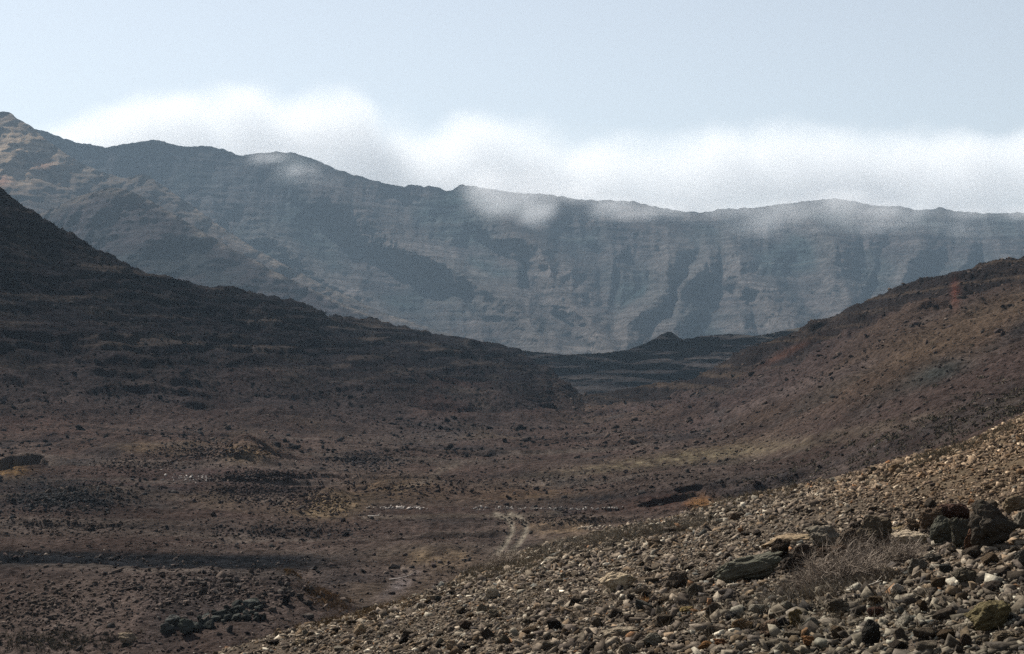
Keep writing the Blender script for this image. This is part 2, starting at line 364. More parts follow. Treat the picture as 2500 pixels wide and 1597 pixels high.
# ------------------------------------------------------------------ terrain 3: dark ridge closing the valley, spurs and the far range
def sheet(name, label, crest, yb, ycr, vb, mat, colf, relief, n_in=1200, n_t=420, cw=6, cn=(2., 18), expo=1.6, back=500, seed=0):
    U = ugrid(n_in, 60)
    tf = np.linspace(0, 1, n_t); tb = np.linspace(0, 1, 24)[1:]
    Uf, Tf = np.meshgrid(U, tf)
    yb_ = pw(Uf, yb) if isinstance(yb, list) else yb; yc_ = pw(Uf, ycr) if isinstance(ycr, list) else ycr
    vcr = smooth1(Uf, crest, cw) + cn[0]*fbm(Uf/cn[1], Uf*0, 5, seed+1)
    v = vb + (vcr-vb)*Tf
    y = yb_ + (yc_-yb_)*(1-(1-Tf)**expo)
    y0 = y.copy()
    y = y + relief(Uf, v, Tf, (Uf-CX)/FX*y0, (VH-v)/FX*y0, y0)
    z = (VH-v)/FX*y; x = (Uf-CX)/FX*y
    Cf = colf(Uf, v, Tf, x, z, y)
    # the far side falls away
    xb, yb2, zb = [], [], []
    for s in tb:
        dy = back*s; xb.append(x[-1]*(1+dy/y[-1])); yb2.append(y[-1]+dy); zb.append(z[-1] - dy*.8*(.4+s))
    X = np.vstack([x, xb]); Y = np.vstack([y, yb2]); Z = np.vstack([z, zb]); C_ = np.concatenate([Cf, np.repeat(Cf[-1:], len(tb), 0)])
    o = link(name, grid_mesh(name, X, Y, Z, np.clip(C_, .006, .6)), mat)
    return tag(o, label, kind='structure')
MC = [(-1500, 700), (600, 760), (1100, 806), (1200, 822), (1330, 834), (1420, 830), (1480, 822), (1520, 806), (1540, 797), (1556, 785), (1572, 779), (1584, 783), (1596, 794), (1612, 798), (1650, 790), (1720, 785), (1780, 790), (1850, 776), (1900, 766), (2000, 760), (3900, 740)]
def relM(U, v, T, x, z, y):
    q = z/5.5 + .8*fbm(x*.01, z*.01, 3, 211); fr = q-np.floor(q)
    return (sstep(0, .8, fr)-fr)*13 - 18*(ridged(x*.009, z*.03, 4, 201)-1.2)*np.sin(np.pi*np.clip(T, 0, 1))**.7 + 9*fbm(x*.012, z*.28, 4, 205)*sstep(-.4, .5, fbm(x*.02, z*.05, 3, 207)) + 5*fbm(x*.07, z*.4, 4, 209)
def colM(U, v, T, x, z, y):
    st = fbm(x*.006, z*.5, 4, 205)
    c = np.ones(U.shape+(3,))*np.array((.028, .024, .024))
    c = mixc(c, (.005, .005, .007), sstep(.0, .7, -st)); c = mixc(c, (.05, .043, .04), sstep(.1, .8, st)*.6)
    return mixc(c, (.085, .078, .07), sstep(1700, 1830, U)*sstep(810, 780, v)*.9)
sheet('ridge', 'low dark layered ridge closing the head of the valley', MC, 730, 900, 985, M_mid, colM, relM, n_t=260, cn=(1.6, 14), back=250, seed=200)

FC = [(-1500, 330), (-300, 300), (0, 290), (100, 307), (180, 335), (250, 346), (300, 338), (345, 331), (372, 327), (385, 334), (430, 345), (490, 343), (530, 352), (560, 366), (600, 361), (650, 357), (690, 359), (740, 375), (800, 401), (850, 416), (900, 430), (950, 439), (965, 434), (985, 436), (1000, 440), (1012, 437), (1030, 441),
      (1050, 449), (1068, 447), (1074, 435), (1110, 437), (1200, 452), (1300, 458), (1360, 469), (1400, 472), (1430, 470), (1490, 474), (1560, 490), (1600, 496), (1650, 500), (1700, 491), (1770, 489), (1830, 481), (1890, 474), (1960, 466), (2010, 474), (2060, 484), (2120, 485), (2160, 495), (2215, 488), (2240, 496), (2330, 502), (2408, 500), (3000, 480), (3900, 520)]
SP = [([(690, 360), (800, 470), (950, 570), (1097, 655), (1169, 692), (1236, 749), (1300, 830)], 130, 210),
      ([(1085, 440), (1180, 520), (1233, 565), (1308, 632), (1345, 718), (1405, 767), (1440, 830)], 95, 210),
      ([(1230, 570), (1205, 636), (1190, 700), (1230, 780)], 50, 90),
      ([(1500, 480), (1590, 590), (1560, 680), (1500, 760), (1470, 830)], 85, 190),
      ([(1650, 500), (1654, 617), (1600, 700), (1570, 800)], 75, 150),
      ([(1700, 495), (1751, 647), (1842, 749), (1880, 830)], 85, 180),
      ([(1650, 640), (1740, 700), (1730, 830)], 60, 100),
      ([(1900, 475), (1960, 620), (1990, 700), (2010, 830)], 90, 150),
      ([(2200, 490), (2150, 580), (2110, 680), (2080, 800)], 80, 130), ([(2330, 500), (2380, 600), (2420, 700)], 80, 120),
      ([(560, 366), (560, 450), (640, 560), (800, 680), (960, 790)], 110, 150), ([(372, 328), (440, 430), (470, 500)], 80, 90), ([(1400, 480), (1440, 600), (1420, 700)], 42, 70), ([(1780, 490), (1820, 580), (1800, 660)], 38, 60), ([(980, 445), (1040, 540), (1060, 620)], 45, 70), ([(840, 415), (900, 500), (1010, 640), (1120, 760)], 55, 80), ([(2060, 485), (2060, 600), (2020, 680)], 40, 60), ([(2280, 500), (2270, 600), (2230, 680)], 45, 70), ([(1330, 470), (1400, 560), (1480, 650), (1450, 760)], 40, 60), ([(2600, 480), (2700, 800)], 110, 150), ([(-300, 300), (-200, 800)], 160, 150)]
def spur(U, v, wig):
    s = np.zeros(U.shape)
    for pts, w_, amp in SP:
        vs_ = [q[1] for q in pts]; uc = np.interp(v, vs_, [q[0] for q in pts])
        d = np.abs(U+wig-uc)/w_
        fade = sstep(pts[0][1]-10, pts[0][1]+110, v)
        q_ = np.clip(1.02-np.sqrt(d*d+.012), 0, 1); s = np.maximum(s, 1.5*amp*q_**1.1*fade)
    return s
def relF(U, v, T, x, z, y):
    wig = 22*fbm(U/90, v/90, 4, 301)
    m = sstep(0, .12, T)*(1-sstep(.9, 1., T)*.8)
    s = spur(U, v, wig)*(.55+.45*sstep(1, .6, T))
    r = -s - 44*(ridged(x*.0055+z*.001, z*.0022, 3, 303)-1.1)*m - 9*(ridged(x*.022+.5*fbm(x*.004, z*.004, 2, 311), z*.004, 3, 305)-1.1)*m - 11*fbm(x*.03, z*.03, 5, 309)*m
    q = z/17 + .9*fbm(x*.0035, z*.004, 3, 313)
    fr = q-np.floor(q)
    ter = (sstep(.0, .8, fr)-fr)*17*1.5
    brk = sstep(-.5, .3, fbm(x*.011, z*.05, 3, 317))
    return r + ter*m*brk
def colF(U, v, T, x, z, y):
    st = fbm(x*.004, z*.13, 4, 321); n = fbm(x*.006, z*.008, 4, 325)
    c = np.ones(U.shape+(3,))*np.array((.068, .058, .056))
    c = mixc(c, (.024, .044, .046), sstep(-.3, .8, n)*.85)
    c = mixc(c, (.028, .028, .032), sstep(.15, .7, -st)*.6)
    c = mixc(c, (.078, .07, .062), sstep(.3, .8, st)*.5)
    c = mixc(c, (.028, .032, .038), gss(U, v, 330, 370, 230, 60)*.8 + gss(U, v, 620, 450, 130, 70)*.7)  # shade on the range behind the sunlit spur, painted darker
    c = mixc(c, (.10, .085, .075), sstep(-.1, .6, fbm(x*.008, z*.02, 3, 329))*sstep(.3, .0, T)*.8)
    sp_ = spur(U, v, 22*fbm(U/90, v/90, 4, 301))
    c = mixc(c, (.095, .083, .078), sstep(60, 170, sp_)*sstep(430, 600, v)*.75)  # spur backs painted lighter, as if sunlit
    return c
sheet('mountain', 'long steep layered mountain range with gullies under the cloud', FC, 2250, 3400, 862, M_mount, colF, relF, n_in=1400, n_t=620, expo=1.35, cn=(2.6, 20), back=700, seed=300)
EC = [(-1500, 120), (-500, 170), (-150, 232), (-60, 250), (0, 264), (25, 263), (34, 274), (75, 298), (110, 330), (150, 358), (195, 386), (250, 408), (297, 420), (320, 412), (342, 408), (376, 432), (450, 482), (507, 524), (600, 585), (750, 665), (900, 735), (1100, 800), (1300, 860), (3900, 900)]
def relE(U, v, T, x, z, y):
    m = sstep(0, .15, T)*(1-sstep(.85, 1., T)*.7)
    r = -50*(ridged(x*.009+z*.004, z*.006, 4, 403)-1.1)*m - 20*fbm(x*.03, z*.03, 4, 409)
    q = z/14 + .8*fbm(x*.005, z*.004, 3, 413); fr = q-np.floor(q)
    return r + (sstep(0, .8, fr)-fr)*16*m
def colE(U, v, T, x, z, y):
    c = np.ones(U.shape+(3,))*np.array((.075, .062, .056))
    n = fbm(x*.012, z*.016, 4, 425)
    c = mixc(c, (.30, .225, .16), gss(U, v, 60, 350, 140, 80)*1.2)  # warm sunlight on the upper crag, put into the rock colour
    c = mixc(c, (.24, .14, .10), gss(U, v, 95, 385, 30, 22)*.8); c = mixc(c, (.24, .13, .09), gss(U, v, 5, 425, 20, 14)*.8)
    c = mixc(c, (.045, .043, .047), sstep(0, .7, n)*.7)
    c = mixc(c, (.13, .105, .085), sstep(.9, 1., T+.05*n)*.8)  # sunlit crest painted as a paler rim
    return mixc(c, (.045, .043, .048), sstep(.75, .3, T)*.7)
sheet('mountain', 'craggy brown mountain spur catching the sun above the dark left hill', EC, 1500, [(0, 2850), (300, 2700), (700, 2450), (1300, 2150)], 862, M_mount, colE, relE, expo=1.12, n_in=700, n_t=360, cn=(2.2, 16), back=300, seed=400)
E2C = [(-1500, 600), (-200, 560), (0, 530), (60, 512), (110, 497), (150, 478), (190, 460), (230, 447), (265, 441), (300, 447), (350, 470), (420, 510), (520, 570), (650, 640), (800, 712), (950, 775), (1200, 850), (3900, 900)]
def relE2(U, v, T, x, z, y):
    m = sstep(0, .15, T)*(1-sstep(.85, 1., T)*.7)
    q = z/11 + .8*fbm(x*.006, z*.004, 3, 513); fr = q-np.floor(q)
    return -45*(ridged(x*.01, z*.006, 4, 503)-1.1)*m - 14*fbm(x*.035, z*.03, 4, 509) + (sstep(0, .8, fr)-fr)*14*m
def colE2(U, v, T, x, z, y):
    c = np.ones(U.shape+(3,))*np.array((.048, .042, .045))
    c = mixc(c, (.03, .035, .037), sstep(0, .7, fbm(x*.012, z*.016, 4, 525))*.8)
    return mixc(c, (.15, .125, .105), sstep(.93, 1, T + .04*fbm(x*.02, z*.02, 3, 527))*.7)  # warm light along the top edge, painted into the colour
sheet('mountain', 'lower rounded brown spur in front of the craggy one', E2C, 1200, [(0, 2150), (1300, 1700)], 870, M_mount, colE2, relE2, expo=1.2, n_in=700, n_t=300, cn=(2., 16), back=250, seed=500)

# a plain far below everything, out to the horizon
gx, gy = np.meshgrid(np.linspace(-9000, 9000, 60), np.linspace(-200, 12000, 60))
tag(link('ground', grid_mesh('ground', gx, gy, -45+0*gx, np.ones(gx.shape+(3,))*.06), M_valley), 'flat brown plain beyond the hills', kind='structure')

# ------------------------------------------------------------------ rocks
def hull(pts):
    bm = bmesh.new()
    for p in pts: bm.verts.new(p)
    r = bmesh.ops.convex_hull(bm, input=bm.verts)
    bmesh.ops.delete(bm, geom=list({e for e in r['geom_interior']+r['geom_unused'] if isinstance(e, bmesh.types.BMVert)}), context='VERTS')
    bmesh.ops.triangulate(bm, faces=bm.faces)
    return bm
def rnd_pts(rs, n, boxy=.5):
    out = []
    for _ in range(n):
        v = rs.normal(size=3); v /= np.linalg.norm(v)
        m = np.max(np.abs(v)); v = v*(1-boxy) + v/m*boxy*.85
        out.append(v*rs.uniform(.82, 1.05))
    return out
def small_variant(seed, n):
    rs = np.random.default_rng(seed); bm = hull([np.array((a, b, c_))*rs.uniform(.2, 1.1, 3) for a in (-1, 1) for b in (-1, 1) for c_ in (-1, 1)] + (list(rnd_pts(rs, 1, .3)) if n > 8 else []))
    bm.verts.ensure_lookup_table(); bm.verts.index_update()
    V = np.array([v.co[:] for v in bm.verts]); F = np.array([[v.index for v in f.verts] for f in bm.faces]); bm.free()
    return V/np.abs(V).max(0), F
SMALL = [small_variant(100+i, 7+i % 4) for i in range(20)]
def big_variant(seed, n=16, boxy=.5, levels=3, rough=.07, smooth=.35, crack=0.):
    rs = np.random.default_rng(seed); bm = hull(rnd_pts(rs, n, boxy))
    for l in range(levels):
        bmesh.ops.subdivide_edges(bm, edges=bm.edges, cuts=1, use_grid_fill=True)
        bmesh.ops.triangulate(bm, faces=bm.faces)
        if l < 2: bmesh.ops.smooth_vert(bm, verts=bm.verts, factor=smooth, use_axis_x=True, use_axis_y=True, use_axis_z=True)
    off = Vector((seed*1.7, seed*.3, 0))
    for v in bm.verts:
        d = v.co.normalized(); n_ = mnoise.fractal(v.co*1.4+off, 1., 2., 4)*rough*1.6 + mnoise.fractal(v.co*5+off, 1., 2., 3)*rough*.5
        if crack: n_ -= crack*max(0, 1-abs(mnoise.noise(v.co*1.1+off))*9)
        v.co += d*n_
    mx = [max(abs(v.co[k]) for v in bm.verts) for k in range(3)]
    for v in bm.verts: v.co = Vector([v.co[k]/mx[k] for k in range(3)])
    me = bpy.data.meshes.new('rock'); bm.to_mesh(me); bm.free()
    for p in me.polygons: p.use_smooth = True
    me.materials.append(M_rock)
    return me
BIGV = [big_variant(10+i, 12+i % 5, .3+.1*(i % 5), 3, .05, .06+.04*(i % 3)) for i in range(14)]
HEROV = [big_variant(60+i, 14+i % 4, [.6, .3, .8][i % 3], 5, .10, .14, .10) for i in range(12)]
def merge_stones(name, pos, size, cols, label, mat, kind='stuff', tiltmax=.95, flat=(.28, .75)):
    n = len(pos); var = RNG.integers(0, len(SMALL), n)
    cos_, fs_, cl_ = [], [], []; base_i = 0
    for k, (V, F) in enumerate(SMALL):
        s = np.nonzero(var == k)[0]
        if len(s) == 0: continue
        m = len(s); az = RNG.uniform(0, 2*np.pi, m); tx = RNG.normal(0, tiltmax*.5, m); ty = RNG.normal(0, tiltmax*.5, m)
        sc = np.stack([RNG.uniform(1.0, 1.7, m), RNG.uniform(.55, 1.05, m), RNG.uniform(*flat, m)], -1)*size[s][:, None]*.5
        P_ = V[None]*sc[:, None, :]
        def rot(P, a, i, j):
            ca, sa = np.cos(a)[:, None], np.sin(a)[:, None]; Q = P.copy()
            Q[..., i] = P[..., i]*ca - P[..., j]*sa; Q[..., j] = P[..., i]*sa + P[..., j]*ca; return Q
        P_ = rot(rot(rot(P_, tx, 1, 2), ty, 0, 2), az, 0, 1)
        P_ += pos[s][:, None, :]
        cos_.append(P_.reshape(-1, 3)); fs_.append((F[None]+(np.arange(m)*len(V))[:, None, None]+base_i).reshape(-1, 3))
        cl_.append(np.repeat(cols[s], len(V), 0)); base_i += m*len(V)
    me = np_mesh(name, np.concatenate(cos_), tris=np.concatenate(fs_), col=np.concatenate(cl_))
    return tag(link(name, me, mat), label, kind=kind)
PAL = np.array((1.26, 1.22, 1.16))*np.array([(.150, .125, .100), (.115, .096, .080), (.21, .18, .145), (.075, .063, .055), (.13, .098, .07), (.33, .30, .25), (.045, .040, .038), (.105, .105, .098), (.17, .10, .06)])
PW = np.array([.25, .22, .13, .16, .11, .04, .06, .02, .01])
def stone_cols(n, X, Y):
    k = RNG.choice(len(PAL), n, p=PW/PW.sum()); cc = PAL[k]*RNG.lognormal(0, .28, (n, 1))
    u = CX+FX*X/Y; v = VH-FX*zN(X, Y, False)/Y
    w = (sstep(1300, 1120, v)*sstep(1750, 2200, u))[:, None]*.65
    cc = cc*(1-w) + cc*np.array((1.12, .93, .76))*w
    w = (sstep(1300, 1470, v)*sstep(1500, 1900, u))[:, None]*.6
    return cc*(1-w) + cc*np.array((.78, .86, .86))*w
def zone(X, Y):
    """cover of stones: thin on the grassy shelf along the edge"""
    u = CX+FX*X/Y; v = VH-FX*zN(X, Y, False)/Y
    w = 1 - .8*gss(u, v, 1450, 1262, 260, 26, -.18) - .6*gss(u, v, 1010, 1352, 90, 24, -.3) - .9*gss(u, v, 2010, 1345, 170, 45, -.2) - .5*gss(u, v, 2330, 1330, 110, 22, -.4)
    ye = smooth1(u, EDGE, 60); w = w*(1-.6*sstep(ye-15, ye+2, Y)*sstep(2000, 1700, u))
    return np.clip(w, .05, 1)*(.78+.22*sstep(-.6, .5, fbm(X*.35, Y*.35, 3, 601)))
def scatterN(n, y0, y1, s0, s1, p, spread=1.25):
    Y = np.exp(RNG.uniform(np.log(y0), np.log(y1), n*2))
    Y = np.where(RNG.random(n*2) < .5, Y, np.sqrt(RNG.uniform(y0**2, y1**2, n*2)))
    X = RNG.uniform(-1, 1, n*2)*1204/FX*Y*spread
    ok = (RNG.random(n*2) < zone(X, Y)); u = CX+FX*X/Y
    ok &= Y < smooth1(u, EDGE, 60)+7
    X, Y = X[ok][:n], Y[ok][:n]
    s = s0*(1-RNG.random(len(X))*(1-(s0/s1)**p))**(-1/p)
    z = zN(X, Y) + s*.12
    return np.stack([X, Y, z], -1), s
a1 = scatterN(96000, 8, 64, .034, .17, 2.2); a2 = scatterN(90000, 7.5, 30, .013, .06, 1.7)
a3 = scatterN(36000, 34, 80, .08, .24, 2.3)
pos = np.concatenate([a1[0], a2[0], a3[0]]); siz = np.concatenate([a1[1], a2[1], a3[1]])
merge_stones('gravel', pos, siz, stone_cols(len(pos), pos[:, 0], pos[:, 1]), 'loose brown and grey stones strewn thickly over the near slope', M_stone)

# rubble scattered over the valley floor: sparse grains plus denser spills
def scatterV():
    Xs, Ys, Ss, Cs = [], [], [], []
    n = 42000
    Y = np.exp(RNG.uniform(np.log(78), np.log(330), n)); u = RNG.uniform(-300, 2700, n); X = (u-CX)/FX*Y
    d = fbm(X*.08, Y*.03, 3, 611); ok = RNG.random(n) < sstep(-.7, .7, d)
    X, Y = X[ok], Y[ok]; s = .10*(1-RNG.random(len(X))*(1-(.1/.7)**2.4))**(-1/2.4)*(.6+Y/260)
    k = RNG.choice(5, len(X), p=[.42, .25, .2, .1, .03]); pal = np.array([(.065, .05, .046), (.045, .040, .038), (.12, .095, .08), (.17, .14, .12), (.38, .34, .30)])
    Xs.append(X); Ys.append(Y); Ss.append(s); s = np.where(k >= 3, s*.55, s); Ss[-1] = s; Cs.append(pal[k]*RNG.uniform(.8, 1.2, (len(X), 1)))
    for (cu, cv, ru, rv, n, s0, s1, col) in (
            (150, 1170, 150, 34, 1500, .12, .5, (.045, .045, .046)), (590, 1395, 0, 0, 0, 0, 0, None), (330, 1092, 120, 18, 500, .15, .5, (.08, .06, .052)),
            (600, 1120, 90, 14, 450, .2, .6, (.06, .048, .044)), (480, 1065, 120, 18, 500, .2, .7, (.07, .055, .05)), (850, 1085, 100, 22, 500, .15, .55, (.055, .052, .055)),
            (590, 1160, 110, 26, 800, .15, .5, (.06, .048, .045)), (720, 1180, 60, 22, 450, .15, .5, (.075, .055, .048)), (990, 1150, 160, 18, 350, .15, .55, (.06, .045, .04)),
            (660, 1250, 200, 22, 420, .12, .4, (.045, .042, .042)), (150, 1240, 160, 28, 500, .12, .45, (.075, .058, .05)), (490, 1385, 260, 45, 1100, .1, .42, (.10, .08, .07)),
            (100, 1430, 140, 60, 700, .1, .36, (.10, .08, .068)), (1300, 1225, 150, 12, 350, .1, .4, (.10, .08, .065)), (1440, 1130, 320, 30, 600, .12, .5, (.07, .055, .05)),
            (440, 1127, 48, 10, 90, .12, .42, (.40, .36, .33)), (950, 1195, 60, 4, 60, .15, .4, (.45, .40, .36)), (1290, 1197, 160, 3, 110, .12, .35, (.36, .33, .30)), (1390, 1243, 40, 4, 40, .12, .4, (.45, .38, .30)),
            (590, 1065, 50, 12, 220, .15, .5, (.15, .10, .06)), (780, 1190, 50, 16, 250, .12, .4, (.19, .14, .09))):
        if not n: continue
        for _ in range(n):
            u_ = random.gauss(cu, ru*.6); v_ = random.gauss(cv, rv*.6)
            h = hitV(u_, v_)
            if h is None or h[1] > 330: continue
            Xs.append([h[0]]); Ys.append([h[1]]); Ss.append([s0*(1-random.random()*(1-(s0/s1)**1.8))**(-1/1.8)])
            Cs.append(np.array([col])*random.uniform(.7, 1.35))
    n = 30000; u = RNG.uniform(-200, 2650, n); Y = np.sqrt(RNG.uniform(250**2, 620**2, n)); X = (u-CX)/FX*Y
    ok = RNG.random(n) < sstep(-.6, .8, fbm(X*.03, Y*.03, 3, 613)); X, Y, u = X[ok], Y[ok], u[ok]
    s = .35*(1-RNG.random(len(X))*(1-(.35/1.7)**2.6))**(-1/2.6); dk = (u < 1300)[:, None]
    Xs.append(X); Ys.append(Y); Ss.append(s); Cs.append(np.where(dk, np.array((.022, .020, .020)), np.array((.05, .038, .032)))*RNG.uniform(.5, 1.9, (len(X), 1)))
    X, Y, s, C_ = np.concatenate(Xs), np.concatenate(Ys), np.concatenate(Ss), np.concatenate(Cs)
    return np.stack([X, Y, zV(X, Y)+s*.12], -1), s, C_
pv, sv, cv_ = scatterV()
merge_stones('rubble', pv, sv, cv_, 'small dark and pale rocks littering the valley floor', M_rubble)

# ------------------------------------------------------------------ individual boulders and rocks
PLACED = []      # (u, v, half width in view, label)
def put_rock(name, label, cat, box, col, mesh, group=None, depth=.8, sink=.12, rz=None, tilt=(0, 0), surf='N', grow=1.12, yaw=None):
    u1, v1, u2, v2 = box; uc = (u1+u2)/2; h_ = v2-v1
    hit = (hitN if surf == 'N' else hitV)(uc, v2-h_*sink)
    if hit is None: return None
    x, y, z = hit
    w = (u2-u1)/FX*y*grow; hh = h_/FX*y*grow
    o = link(name, mesh); d = depth*w
    a = rz if rz is not None else random.uniform(-.3, .3)
    o.rotation_euler = (tilt[0], tilt[1], a)
    o.scale = (w/2, d/2, hh/2*1.08)
    o.location = (x, y+d*.22, z+hh*.40)
    o.color = (*[q*ALB for q in col], 1)
    tag(o, label, cat, group)
    PLACED.append((uc, (v1+v2)/2, (u2-u1)/2, label))
    return o
GB = 'boulders lying in a line across the near slope'
